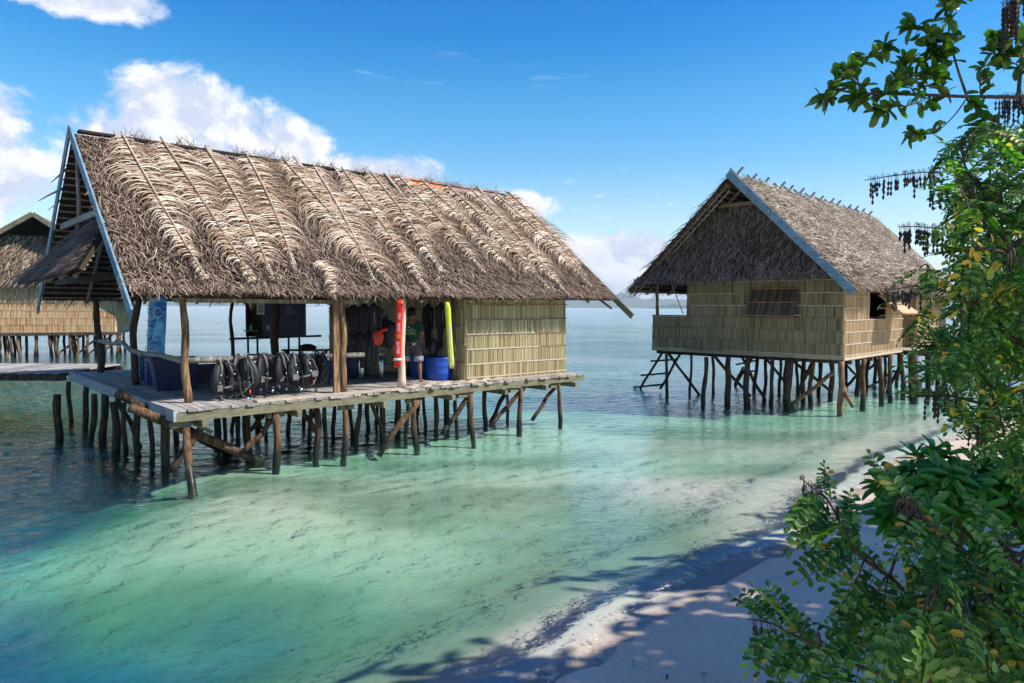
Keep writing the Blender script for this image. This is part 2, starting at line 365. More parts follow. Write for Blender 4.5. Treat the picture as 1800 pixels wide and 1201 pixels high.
X, Y = np.meshgrid(xs, ys); Z = ground_h(X, Y)
m, t = material('sand')
g = t.n('ShaderNodeNewGeometry'); pos = g.outputs['Position']; s_ = t.n('ShaderNodeSeparateXYZ'); t.l(pos, s_.inputs[0]); zz = s_.outputs[2]
big = t.noise(pos, .35, 4, .5); fine = t.noise(pos, 14, 5, .6); rip = t.noise(t.scale(pos, 2.2, 2.2, 1), 1.6, 5, .65)
c = t.ramp(big, [(.3, (.56, .50, .44)), (.7, (.66, .60, .53))])
c = t.mix(.30, c, t.ramp(fine, [(.35, (.62, .6, .58)), (.65, (1, 1, 1))]), 'MULTIPLY')
c = t.mix(t.m('MULTIPLY', t.ss(t.noise(pos, 46, 3), .66, .72), .45), c, (.16, .13, .10, 1))
deep = t.ss(t.m('ADD', zz, t.m('MULTIPLY', t.m('SUBTRACT', big, .5), .6)), -.85, -.42, 1., 0.)          # weed and coral rubble on the drop-off, blued for light scattered in the water
reef = t.ramp(t.noise(pos, .5, 5), [(.35, (.005, .05, .15)), (.7, (.02, .12, .28))])

c = t.mix(t.m('MULTIPLY', t.ss(zz, -.16, -.03, 1., 0.), .55), c, (.50, .52, .36, 1))
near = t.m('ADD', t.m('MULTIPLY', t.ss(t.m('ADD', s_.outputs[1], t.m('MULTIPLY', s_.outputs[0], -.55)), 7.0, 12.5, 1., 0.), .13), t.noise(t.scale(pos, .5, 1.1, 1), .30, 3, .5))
c = t.mix(t.m('MULTIPLY', t.m('MULTIPLY', t.ss(near, .44, .60), t.ss(zz, -.13, -.05, 1., 0.)), .80), c, (.17, .23, .15, 1))  # dark green patches put the foreground shade into the bed colour
wet = t.ss(t.m('ADD', zz, t.m('MULTIPLY', t.m('SUBTRACT', big, .5), .16)), .08, .42, 1., 0.)
wetc = t.m('MULTIPLY', wet, t.ss(zz, -.03, .0))
c = t.mix(t.m('MULTIPLY', wetc, .85), c, (1., .83, .69, 1), 'MULTIPLY')
film = t.ss(t.noise(pos, .55, 4, .5), .46, .60)
c = t.mix(deep, c, reef)
rough = t.m('SUBTRACT', .9, t.m('MULTIPLY', wet, t.m('ADD', .18, t.m('MULTIPLY', film, .34))))
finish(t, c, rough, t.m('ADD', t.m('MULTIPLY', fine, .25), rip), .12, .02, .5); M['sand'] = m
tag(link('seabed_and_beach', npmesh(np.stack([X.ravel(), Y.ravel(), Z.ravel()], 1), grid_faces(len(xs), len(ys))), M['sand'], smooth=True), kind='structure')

# sea: one closed body of water whose top carries the ripples
xs = axis(-22, 22, .11, 26000, 1.22); ys = axis(2.5, 40, .11, 26000, 1.22); X, Y = np.meshgrid(xs, ys); D = shore(X, Y)
Zw = np.zeros_like(X); fade = np.clip(1-(np.hypot(X, Y)-30)/14, 0, 1)
rr = np.random.default_rng(12)
for k in range(46):
    lam = rr.uniform(.25, .60); an = R(rr.normal(-82, 55)); ph = rr.uniform(0, 6.28); kx, ky = math.cos(an)*6.283/lam, math.sin(an)*6.283/lam
    wv = .0012*lam**.9*np.sin(kx*X+ky*Y+ph+2.2*vnoise(X, Y, .35, k)); Zw += wv
Zw *= fade*(.5+1.2*np.clip(-D/7, 0, 1))
# the little wave that runs up the sand
crest = .42+.30*vnoise(X, Y, .5, 77)+.10*vnoise(X, Y, 2.1, 78); q = (-D-crest)
Zw += fade*(.052*np.exp(-np.where(q < 0, q/.10, q/.26)**2)*(1+.5*vnoise(X, Y, 5, 79)))
crest2 = 1.5+.5*vnoise(X, Y, .3, 87); q = (-D-crest2); Zw += fade*.018*np.exp(-(q/.3)**2)
nx, ny = len(xs), len(ys); V = np.stack([X.ravel(), Y.ravel(), Zw.ravel()], 1); F = grid_faces(nx, ny)
border = [i for i in range(nx)]+[j*nx+nx-1 for j in range(1, ny)]+[(ny-1)*nx+i for i in range(nx-2, -1, -1)]+[j*nx for j in range(ny-2, 0, -1)]
nb = len(border); low = V[border].copy(); low[:, 2] = -30; base = len(V); V = np.vstack([V, low, [[0, 0, -30]]])
side = np.array([[border[(i+1) % nb], border[i], base+i, base+(i+1) % nb] for i in range(nb)])
me = npmesh(V, np.vstack([F, side]))
bmm = bmesh.new(); bmm.from_mesh(me); bmm.verts.ensure_lookup_table(); cvx = bmm.verts[base+nb]
for i in range(nb): bmm.faces.new((bmm.verts[base+(i+1) % nb], bmm.verts[base+i], cvx))
bmm.to_mesh(me); bmm.free()
m, t = material('sea_water')
g = t.n('ShaderNodeNewGeometry'); pos = g.outputs['Position']; s_ = t.n('ShaderNodeSeparateXYZ'); t.l(pos, s_.inputs[0])
dist = t.n('ShaderNodeVectorMath', operation='LENGTH'); t.l(pos, dist.inputs[0])
w1 = t.noise(t.scale(pos, 1.0, 2.0, 1), 2.3, 3, .55, .4); w2 = t.noise(t.scale(pos, 1.0, 2.0, 1), 7.5, 4, .62, .5); w3 = t.noise(t.scale(pos, .5, 1.6, 1), .42, 4, .6)
calm = t.ss(t.noise(t.scale(pos, .6, 1.5, 1), .09, 3), .35, .65, .55, 1.25)
hgt = t.m('MULTIPLY', t.m('ADD', t.m('ADD', t.m('MULTIPLY', w1, .8), t.m('MULTIPLY', w2, .32)), t.m('MULTIPLY', w3, 1.6)), calm)
bp = t.n('ShaderNodeBump'); bp.inputs['Strength'].default_value = .75; t.l(t.m('ADD', t.ss(dist.outputs['Value'], 12., 60., .034, .055), t.m('MULTIPLY', t.ss(s_.outputs[0], -8., -3.5, .05, 0.), t.ss(dist.outputs['Value'], 30., 60., 1., 0.))), bp.inputs['Distance']); t.l(hgt, bp.inputs['Height'])
fr = t.n('ShaderNodeFresnel'); fr.inputs[0].default_value = 1.333; t.l(bp.outputs[0], fr.inputs['Normal'])
gl = t.n('ShaderNodeBsdfGlossy'); t.l(bp.outputs[0], gl.inputs['Normal']); gl.inputs['Color'].default_value = (1, 1, 1, 1)
t.l(t.ss(dist.outputs['Value'], 12., 200., .03, .16), gl.inputs['Roughness'])
tp = t.n('ShaderNodeBsdfTransparent'); mx = t.n('ShaderNodeMixShader'); t.l(t.m('MULTIPLY', fr.outputs[0], 1.0), mx.inputs[0]); t.l(tp.outputs[0], mx.inputs[1]); t.l(gl.outputs[0], mx.inputs[2])
vs_ = t.n('ShaderNodeVolumeScatter'); vs_.inputs['Color'].default_value = (.20, .60, .78, 1); vs_.inputs['Density'].default_value = .075; vb = t.n('ShaderNodeVolumeAbsorption'); vb.inputs['Color'].default_value = (.30, .90, .80, 1); vb.inputs['Density'].default_value = .80
va = t.n('ShaderNodeAddShader'); t.l(vs_.outputs[0], va.inputs[0]); t.l(vb.outputs[0], va.inputs[1])
o = t.n('ShaderNodeOutputMaterial'); t.l(mx.outputs[0], o.inputs['Surface']); t.l(va.outputs[0], o.inputs['Volume'])
tag(link('sea', me, m, smooth=True), kind='structure')

# broken foam and froth pushed up along the waterline
def along_shore(a, b, step):
    P = []
    for p, q in zip(SHv[:-1], SHv[1:]):
        L_ = np.hypot(*(q-p)); n = max(1, int(L_/step))
        for i in range(n): P.append(p+(q-p)*i/n)
    P = np.array(P); return P[(P[:, 0] > a) & (P[:, 0] < b)]
P = along_shore(-4., 17., .04); k_ = np.ones(41)/41; Ps = np.stack([np.convolve(np.pad(P[:, i], 20, 'edge'), k_, 'valid') for i in (0, 1)], 1)
T_ = np.gradient(Ps, axis=0); T_ /= np.hypot(T_[:, 0], T_[:, 1])[:, None]; Nn = np.stack([-T_[:, 1], T_[:, 0]], 1); V = []; cols_ = np.linspace(0, 1, 9)
for i in range(len(Ps)):
    x, y = Ps[i]; o0 = float(.10+.30*vnoise(np.array([x]), np.array([y]), .5, 77)[0]+.08*vnoise(np.array([x]), np.array([y]), 2.1, 78)[0]); wd = .22+.12*float(vnoise(np.array([x]), np.array([y]), 1.3, 99)[0])
    for c_ in cols_: V.append((x+Nn[i, 0]*(o0+wd*c_), y+Nn[i, 1]*(o0+wd*c_), .030+.030*math.sin(math.pi*c_)+.006*math.sin(i*.9+c_*7)))
m, t = material('shore_froth'); g = t.n('ShaderNodeNewGeometry'); pos = g.outputs['Position']
a_ = t.m('MULTIPLY', t.ss(t.noise(pos, 16, 5, .7), .50, .66), t.ss(t.noise(pos, 1.7, 3), .36, .56)); b = t.n('ShaderNodeBsdfPrincipled'); t.l(t.ramp(t.noise(pos, 30, 3), [(.35, (.34, .28, .21)), (.65, (.72, .68, .60))]), b.inputs['Base Color']); b.inputs['Roughness'].default_value = .6
tp = t.n('ShaderNodeBsdfTransparent'); mx = t.n('ShaderNodeMixShader'); t.l(a_, mx.inputs[0]); t.l(tp.outputs[0], mx.inputs[1]); t.l(b.outputs[0], mx.inputs[2]); o = t.n('ShaderNodeOutputMaterial'); t.l(mx.outputs[0], o.inputs[0])
tag(link('shore_foam', npmesh(V, grid_faces(9, len(Ps))), m, smooth=True), kind='stuff')

# ------------------------------------------------------------------ builders for thatch and rib walls
def arr(p): return np.array(p, float)
def blades(P, D, N, L, W, bend, lift, segs=3, side=None, taper=.25):
    """flat strands: P start, D direction, N surface normal; they arch off the surface, then curl back"""
    n = len(P); S = vn(np.cross(D, N)); ts = np.linspace(0, 1, segs); V = np.zeros((n, segs, 2, 3))
    for i, tt in enumerate(ts):
        c = P+D*(L*tt)[:, None]+N*(lift*math.sin(tt*2.2)*1.0)[:, None]+S*(bend*tt*tt)[:, None]
        hw = W*.5*(1-(1-taper)*tt); V[:, i, 0] = c-S*hw[:, None]; V[:, i, 1] = c+S*hw[:, None]
    V = V.reshape(-1, 3); b = (np.arange(n)*segs*2)[:, None]; F = []
    for i in range(segs-1): F.append(np.concatenate([b+i*2, b+i*2+1, b+i*2+3, b+i*2+2], 1))
    return V, np.concatenate(F)
def thatch(name, E0, E1, R1, R0, mat, parent, course=.14, gap=.03, L=(.25, .45), W=(.018, .034), lift=.045, shag=.35, over=.12, trange=(0, 1), seed=1, keep=None, sag=.05, curl=.06):
    """a shaggy thatched plane from eave E0-E1 up to ridge R0-R1"""
    g_ = np.random.default_rng(seed); E0, E1, R1, R0 = map(arr, (E0, E1, R1, R0)); wd = np.linalg.norm(E1-E0); ht = np.linalg.norm((R0+R1-E0-E1)/2)
    up = vn((R0+R1-E0-E1)/2); lat = vn(E1-E0); N = vn(np.cross(lat, up)); rows = max(2, int(ht/course)); Ps = []
    for r in range(rows):
        tt = trange[0]+(r+.5)/rows*(trange[1]-trange[0]); wr = np.linalg.norm((E1*(1-tt)+R1*tt)-(E0*(1-tt)+R0*tt)); n = int(wr/gap)
        if n < 1: continue
        s = (np.arange(n)+g_.uniform(-.5, .5, n))/n; tv = tt+g_.normal(0, .25/rows, n)
        Ps.append(np.stack([s, np.clip(tv, -.01, 1.0)], 1))
    st = np.concatenate(Ps); s, tt = st[:, :1], st[:, 1:]; P = (E0*(1-s)+E1*s)*(1-tt)+(R0*(1-s)+R1*s)*tt
    P = P+N*(.03+g_.uniform(0, .04, (len(P), 1)))
    P[:, 2] += sag*(np.sin(s[:, 0]*wd*1.3+seed)+.6*np.sin(s[:, 0]*wd*3.1+seed*2))*.5
    if keep is not None: k = keep(s[:, 0], tt[:, 0], g_); P = P[k]; s = s[k]; tt = tt[k]
    n = len(P); an = g_.normal(0, shag, n); D = -up*np.cos(an)[:, None]+lat*np.sin(an)[:, None]+N*g_.normal(.06, .10, (n, 1)); D = vn(D)
    V, F = blades(P, D, np.repeat(N[None], n, 0), g_.uniform(L[0], L[1], n), g_.uniform(W[0], W[1], n), g_.normal(0, curl, n), g_.uniform(.3, 1, n)*lift, 4)
    return link(name, npmesh(V, F), mat, parent)
def slab(name, E0, E1, R1, R0, th, mat, parent):
    E0, E1, R1, R0 = [Vector(p) for p in (E0, E1, R1, R0)]; n = (E1-E0).cross(R0-E0).normalized()*th
    mb = MB(); mb.add([E0, E1, R1, R0, E0-n, E1-n, R1-n, R0-n], [(0, 1, 2, 3), (7, 6, 5, 4), (0, 4, 5, 1), (1, 5, 6, 2), (2, 6, 7, 3), (3, 7, 4, 0)])
    return mb.build(name, mat, parent)
def battens(name, E0, E1, R1, R0, off, mat, parent, rows=24, raf=8):
    """split palm battens and rafters on the underside"""
    E0, E1, R1, R0 = [Vector(p) for p in (E0, E1, R1, R0)]; n = (E1-E0).cross(R0-E0).normalized(); mb = MB()
    for i in range(rows):
        tt = (i+.5)/rows; mb.beam(E0.lerp(R0, tt)-n*(off+.012), E1.lerp(R1, tt)-n*(off+.012), .035, .02, n)
    o = mb.build(name, mat, parent); mb = MB()
    for i in range(raf):
        s = (i+.3)/raf; mb.tube([E0.lerp(E1, s)-n*(off+.07), R0.lerp(R1, s)-n*(off+.07)], .042, 7)
    mb.build('rafters', M['rail'], parent); return o
def frond(P0, up, lat, N, L, hw, g_, flip=1):
    """dried coconut frond lying down a slope; returns leaflet blades and the rachis path"""
    n = int(L/.026); tt = np.linspace(.03, .99, n); out = []; bend = g_.normal(0, .26)
    path = np.stack([P0-up*(L*x)+lat*(bend*x*x)+N*(.11+.08*math.sin(x*3.1)) for x in np.linspace(0, 1, 12)])
    for sgn in (-1, 1):
        t_ = tt+g_.normal(0, .004, n); base = P0-up*(L*t_)[:, None]+lat*(bend*t_*t_)[:, None]+N*(.10+.07*np.sin(t_*3.1))[:, None]
        ln = hw*(np.sin(np.clip(t_*1.0+.12, 0, 1)*math.pi)**.5*.85+.15)*g_.uniform(.55, 1.35, n)*(1+.35*np.sin(t_*9+g_.uniform(0, 6))); an = g_.normal(.50 if sgn*flip > 0 else .0, .30, n)+.25*np.sin(t_*7+g_.uniform(0, 6))
        segs = 6; S = np.zeros((n, segs, 2, 3)); wdt = g_.uniform(.016, .032, n)
        for i in range(segs):
            x = i/(segs-1); ang = an-(an+1.15+g_.normal(0, .03, n))*x**1.4
            c = base+lat*(sgn*ln*np.sin(x*1.45)/.993)[:, None]+up*(ln*(an*x-(an+.95)*x**2.3))[:, None]+N*((.07*math.sin(x*2.6)-.13*x)+g_.normal(0, .008, n))[:, None]
            hw_ = wdt*.5*(1-.75*x); S[:, i, 0] = c-up*hw_[:, None]; S[:, i, 1] = c+up*hw_[:, None]+N*(.3*hw_)[:, None]
        out.append(S)
    S = np.concatenate(out); nn = len(S); V = S.reshape(-1, 3); b = (np.arange(nn)*12)[:, None]
    F = np.concatenate([np.concatenate([b+i*2, b+i*2+1, b+i*2+3, b+i*2+2], 1) for i in range(5)])
    keep = g_.random(nn) > .16; F = F.reshape(5, nn, 4)[:, keep].reshape(-1, 4)
    return V, F, path
def ribs(name, p, q, z0, z1, rows, mat, parent, nrm, pitch=.042, seed=1, lath=None, lath_red=(), jag=.03, holes=()):
    """wall of upright palm ribs in courses held by split laths; holes are (s0,s1,z0,z1) along the wall"""
    g_ = np.random.default_rng(seed); p = arr((p[0], p[1], 0)); q = arr((q[0], q[1], 0)); L = np.linalg.norm(q-p); d = (q-p)/L; nr = arr((nrm[0], nrm[1], 0)); n = int(L/pitch)
    zs = np.linspace(z0, z1, rows+1); V = []; cnt = 0
    for r in range(rows):
        s = (np.arange(n)+.5)/n*L+g_.normal(0, .003, n); a = np.full(n, zs[r])-.035-(g_.uniform(0, jag, n) if r == 0 else 0); b = np.full(n, zs[r+1])+g_.uniform(-.01, .02, n); w_ = pitch*g_.uniform(.36, .52, n); dp = g_.uniform(.008, .024, n)+.004*(rows-r)
        for (s0, s1, h0, h1) in holes:
            zm = (a+b)/2; k = ~((s > s0) & (s < s1) & (zm > h0) & (zm < h1)); s, a, b, w_, dp = s[k], a[k], b[k], w_[k], dp[k]
        ln = g_.normal(0, .004, len(s)); m_ = len(s); B = np.zeros((m_, 8, 3))
        prof = [(-1, -.3), (-.45, 1), (.45, 1), (1, -.3)]
        for i, (a_, b_) in enumerate(prof):
            for j, z in enumerate((a, b)):
                B[:, i*2+j] = p+d*(s+w_*a_+ln*j)[:, None]+nr*(dp*b_)[:, None]; B[:, i*2+j, 2] = z
        V.append(B.reshape(-1, 3)); cnt += m_
    V = np.concatenate(V); b = (np.arange(cnt)*8)[:, None]; F = np.concatenate([np.concatenate([b+i*2, b+i*2+2, b+i*2+3, b+i*2+1], 1) for i in range(3)])
    wall = link(name, npmesh(V, F), mat, parent)
    # backing sheet, cut around the openings
    mb = MB(); P = Vector(p)-Vector(nr)*.03; Dv = Vector(d); Nn = Vector(nr)
    def panel(s0, s1, h0, h1):
        if s1-s0 < .01 or h1-h0 < .01: return
        a = P+Dv*s0; b_ = P+Dv*s1; mb.add([(a.x, a.y, h0), (b_.x, b_.y, h0), (b_.x, b_.y, h1), (a.x, a.y, h1)]+[(c_.x-Nn.x*.02, c_.y-Nn.y*.02, h) for c_, h in ((a, h0), (b_, h0), (b_, h1), (a, h1))], [(0, 1, 2, 3), (7, 6, 5, 4), (0, 4, 5, 1), (1, 5, 6, 2), (2, 6, 7, 3), (3, 7, 4, 0)])
    if holes:
        s0, s1, h0, h1 = holes[0]; panel(0, s0, z0, z1); panel(s1, L, z0, z1); panel(s0, s1, z0, h0); panel(s0, s1, h1, z1)
    else: panel(0, L, z0, z1)
    mb.build('wall_backing', M['dark'], parent)
    mb = MB(); mr = MB(); few = []
    for r in range(rows+1):
        if r == rows and lath is None: continue
        z = zs[r]+(.03 if r == 0 else 0); x = 0
        while x < L:
            e = min(L, x+g_.uniform(1.2, 3.)); skip = any(s0-.05 < (x+e)/2 < s1+.05 and h0+.02 < z < h1-.02 for (s0, s1, h0, h1) in holes)
            if not skip:
                a = Vector(p)+Dv*x+Nn*.045; b_ = Vector(p)+Dv*(e+.03)+Nn*(.043); a.z = z+g_.normal(0, .006); b_.z = z+g_.normal(0, .006)
                red = r in lath_red or g_.random() < .12; few.append(('lath_red' if red else 'lath', a, b_))
            x = e
    for mt, a, b_ in few: MB().beam(a, b_, .014, .03).build('lath', M[mt], parent)
    return wall
def text(body, size, mat, parent, mtx, name='lettering', th=.002, align='CENTER', xs=1.):
    cu = bpy.data.curves.new('t', 'FONT'); cu.body = body; cu.size = size; cu.extrude = th; cu.align_x = align; cu.align_y = 'CENTER'; cu.space_line = .85
    tmp = bpy.data.objects.new('t', cu); col.objects.link(tmp); bpy.context.view_layer.update()
    me = bpy.data.meshes.new_from_object(tmp.evaluated_get(bpy.context.evaluated_depsgraph_get())); bpy.data.objects.remove(tmp); bpy.data.curves.remove(cu)
    me.transform(mtx @ Matrix.Diagonal((xs, 1, 1, 1))); me.materials.clear(); return link(name, me, mat, parent)
def plankrow(mb, x0, x1, y0, y1, z0, z1, along='y', wd=.15, gap=.012, jit=.02):
    """planks laid side by side; 'along' is the direction each plank runs"""
    a, b = (x0, x1) if along == 'y' else (y0, y1); p = a
    while p < b-.02:
        e = min(b, p+wd*random.uniform(.85, 1.15)); dz = random.uniform(-.004, .004); j0, j1 = random.uniform(-jit, jit), random.uniform(-jit, jit)
        if along == 'y': mb.box(p, e-gap, y0+j0, y1+j1, z0+dz, z1+dz)
        else: mb.box(x0+j0, x1+j1, p, e-gap, z0+dz, z1+dz)
        p = e
# ================================================================== HUT 1: the open-sided dive hut
F1 = Frame((-5.77, 11.85, 0), math.atan2(.67073, .7417)); DK = 1.2
H1 = thing('stilt_hut', 'long thatched hut on stilts with open deck and vests on its rail', 'hut', F1.o, F1.a)
# deck
mb = MB(); plankrow(mb, .06, 10.28, .0, 4.5, DK-.04, DK, 'y', .15, .014, .05); plankrow(mb, .06, 10.28, 4.52, 9.0, DK-.04, DK, 'y', .15, .014, .03)
mb.build('deck', M['deck'], H1)
mb = MB(); mb.beam((1.45, .16, DK+.02), (4.6, .10, DK+.02), .22, .035)
for k in range(7): mb.beam((4.8+k*.42, .02+.05*random.random(), DK+.016), (5.5+k*.42, .62+.1*random.random(), DK+.016), .13, .025)
mb.beam((7.2, .25, DK+.018), (10.2, .22, DK+.018), .17, .03)
mb.build('loose_plank', M['deck_tan'], H1)
mb = MB(); mb.beam((.02, .03, DK-.13), (5.2, .02, DK-.12), .07, .15); mb.beam((5.1, .07, DK-.13), (10.45, .06, DK-.10), .07, .15)
for v in (2.3, 4.6, 6.9, 8.9): mb.beam((.1, v, DK-.13), (10.3, v, DK-.13), .08, .14)
mb.build('bearer', M['beam_green'], H1)
mb = MB()
for u in (.45, 2.2, 4.1, 5.9, 7.5, 8.9, 10.0): mb.beam((u, -.12, DK-.26), (u, 9.1, DK-.26), .09, .12)
mb.build('joist', M['beam_green'], H1)
for a, b in ((.0, 4.42), (4.46, 9.05)): MB().box(-.03, .05, a, b, DK-.20, DK+.012).build('fascia_board', M['board'], H1)
# stilts: (x, y) of each foot at the waterline in the photograph
feet1 = [(342, 852, .085), (487, 815, .085), (607, 795, .075), (729, 779, .075), (829, 768, .07), (913, 753, .08), (982, 742, .065),
         (99, 771, .10), (125, 738, .07), (151, 750, .085), (163, 770, .08), (184, 770, .095), (206, 790, .095), (242, 800, .085), (289, 818, .10),
         (383, 770, .09), (409, 755, .06), (436, 793, .10), (456, 757, .08), (508, 756, .07), (560, 797, .08), (590, 757, .06), (648, 748, .07), (672, 768, .085), (700, 752, .09),
         (765, 757, .07), (784, 742, .10), (852, 745, .07), (312, 775, .07), (532, 742, .06), (735, 738, .06), (628, 772, .07), (222, 792, .06), (264, 806, .06), (330, 812, .055), (395, 762, .06), (420, 776, .06), (470, 762, .055), (545, 770, .06), (575, 780, .06), (618, 758, .055), (660, 742, .05), (715, 768, .055), (748, 748, .05), (800, 756, .055), (820, 740, .05), (890, 740, .05)]
for i, (px, py, r) in enumerate(feet1):
    q = F1.on_z(px, py, 0.); top = Vector((q.x+random.uniform(-.05, .05), q.y+random.uniform(-.05, .05), DK-.2))
    if i == 0: top = Vector((.22, .22, DK-.2))
    low = q+(q-top)*.9; low.z = -1.35
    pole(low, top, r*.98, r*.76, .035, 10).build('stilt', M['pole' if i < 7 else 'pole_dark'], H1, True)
for i in range(7):                                        # short caps under the bearer
    q = F1.on_z(*feet1[i][:2], 0.); MB().beam((q.x-.17, .12, DK-.27), (q.x+.17, .14, DK-.265), .10, .09).build('cap_block', M['beam_green'], H1)
def brace1(x0, y0, x1, y1, v, r, mat='pole_dark', v1=None):
    a = F1.on_v(x0, y0, v); b = F1.on_v(x1, y1, v if v1 is None else v1); b = b+(b-a)*.12
    pole(a, b, r, r*.95, .03, 7).build('brace', M[mat], H1, True)
brace1(228, 716, 460, 812, .55, .085, 'pole'); brace1(205, 690, 398, 795, 1.6, .08); brace1(357, 743, 308, 822, .35, .07)
brace1(206, 700, 243, 780, 3.5, .05); brace1(738, 697, 674, 790, .1, .07, 'pole'); brace1(829, 688, 783, 756, .25, .06); brace1(896, 677, 865, 738, 1.2, .06)
brace1(921, 682, 868, 742, .25, .055); brace1(979, 676, 940, 732, .25, .05); brace1(480, 735, 436, 786, .3, .055, 'pole'); brace1(478, 717, 440, 755, 1.8, .05)
brace1(512, 710, 556, 757, 1.2, .06); brace1(540, 702, 556, 740, 3.0, .04); brace1(440, 716, 458, 750, 2.5, .05); brace1(648, 700, 672, 760, 1.0, .05)
mb = MB(); mb.beam(F1.on_v(318, 732, .3), F1.on_v(372, 760, .3), .10, .07); mb.build('cross_plank', M['beam_green'], H1)
# posts that carry the roof
def post(px, py, top, r, mat, amp=.05, lean=(0, 0)):
    q = F1.on_z(px, py, DK); pole(q, (q.x+lean[0], q.y+lean[1], top), r, r*.85, amp, 12).build('post', M[mat], H1, True); return q
qa = post(332, 708, 3.75, .072, 'post', .03, (-.10, .05)); post(240, 677, 3.9, .08, 'post_dark', .08); post(177, 655, 3.8, .09, 'post_dark', .05, (-.06, 0))
qb = F1.on_z(604, 690, DK); pole((qb.x, qb.y, DK), (qb.x-.06, qb.y, 3.32), .078, .068, .03).build('post', M['post'], H1, True)
mb = MB(); mb.box(qb.x-.23, qb.x-.10, qb.y-.03, qb.y+.03, DK, 3.3); mb.build('post_plank', M['post'], H1)
q = F1.on_z(410, 642, DK); pole(q, (q.x, q.y, 3.6), .055, .05, .05).build('post', M['post_dark'], H1, True)
q = F1.on_z(487, 652, DK); pole(q, (q.x-.1, q.y, 5.0), .12, .10, .04).build('post', M['post_dark'], H1, True)
q = F1.on_z(797, 669, DK); pole(q, (q.x, q.y, 3.4), .05, .045, .02).build('post', M['post_dark'], H1, True)
q = F1.on_z(706, 682, DK); pc = q; MB().tube(wob((q.x, q.y, DK), (q.x+.03, q.y, 3.27), 14, .02), [.092, .095, .082, .08, .076, .074, .073, .072, .07, .068, .068, .066, .064, .062, .06], 14).build('post', M['bamboo'], H1, True)
# plate beam and rails
MB().beam((.30, .98, 3.10), (4.15, 1.08, 3.09), .09, .085).build('plate_beam', M['rail'], H1)
pole((.5, 1.0, 1.98), (4.25, 1.02, 1.93), .055, .05, .02).build('rail', M['rail'], H1, True)
a = F1.on_v(320, 634, 1.0); b = F1.on_z(177, 655, DK); MB().tube([(a.x, a.y, 1.97), (a.x+.02, 2.3, 2.0), (a.x+.0, 3.6, 1.97), (a.x, 4.7, 2.0), (a.x+.06, 5.6, 2.13), (a.x, 6.4, 2.06), (b.x, b.y+.3, 2.05)], [.055, .05, .055, .05, .052, .05, .05], 9).build('rail', M['rail'], H1, True)
pole((4.1, 8.7, 2.0), (7.1, 8.7, 2.02), .035, .035, .015).build('rail', M['post_dark'], H1, True)
# bamboo room
U0, U1, V0, V1 = 6.85, 10.35, .66, 7.6
ribs('wall', (U0, V0), (U1, V0), DK+.03, 3.43, 6, M['wall_green'], H1, (0, -1), .030, 3, True, (5, 4))
ribs('wall', (U0, V1), (U0, V0), DK+.03, 3.8, 6, M['wall_green'], H1, (-1, 0), .045, 4, True)
ribs('wall', (U1, V0), (U1, V1), DK+.03, 3.6, 6, M['wall_green'], H1, (1, 0), .06, 5, True)
ribs('wall', (U1, V1), (U0, V1), DK+.03, 3.6, 6, M['wall_green'], H1, (0, 1), .06, 6)
# roof
UL, UR, VM, ZR = -.65, 11.75, 4.3, 6.55
EF0, EF1, RR1, RR0 = (UL, .20, 3.22), (UR, .06, 3.28), (UR, VM, ZR), (UL, VM, ZR); EB0, EB1 = (UL, 8.5, 3.2), (UR, 8.5, 3.2)
slab('thatch_layer', EF0, EF1, RR1, RR0, .10, M['thatch_core'], H1); slab('thatch_layer', EB1, EB0, RR0, RR1, .10, M['thatch_core'], H1)
battens('battens', EF0, EF1, RR1, RR0, .10, M['rail'], H1, 26, 9); battens('battens', EB1, EB0, RR0, RR1, .10, M['rail'], H1, 26, 9)
low = lambda s, t, g: g.random(len(s)) < .999
thatch('thatch', EF0, EF1, RR1, RR0, M['thatch_grey'], H1, .13, .022, (.14, .30), (.014, .028), .04, .30, seed=11)
thatch('thatch', EF0, EF1, RR1, RR0, M['thatch_brown'], H1, .17, .034, (.20, .42), (.010, .022), .06, .42, seed=12, keep=lambda s, t, g: g.random(len(s)) < np.clip((t-.10)*4, .15, 1))
thatch('eave_fringe', EF0, EF1, (UR, .26, 3.41), (UL, .40, 3.39), M['thatch_grey'], H1, .05, .017, (.10, .24), (.012, .026), .03, .28, seed=13)
thatch('eave_fringe', (UR, 8.5, 3.2), (UL, 8.5, 3.2), (UL, 8.1, 3.52), (UR, 8.1, 3.52), M['thatch_grey'], H1, .09, .03, (.2, .4), (.018, .03), .03, .28, seed=14)
thatch('thatch', EB1, EB0, RR0, RR1, M['thatch_brown'], H1, .35, .09, (.4, .7), (.05, .08), .08, .4, seed=15)
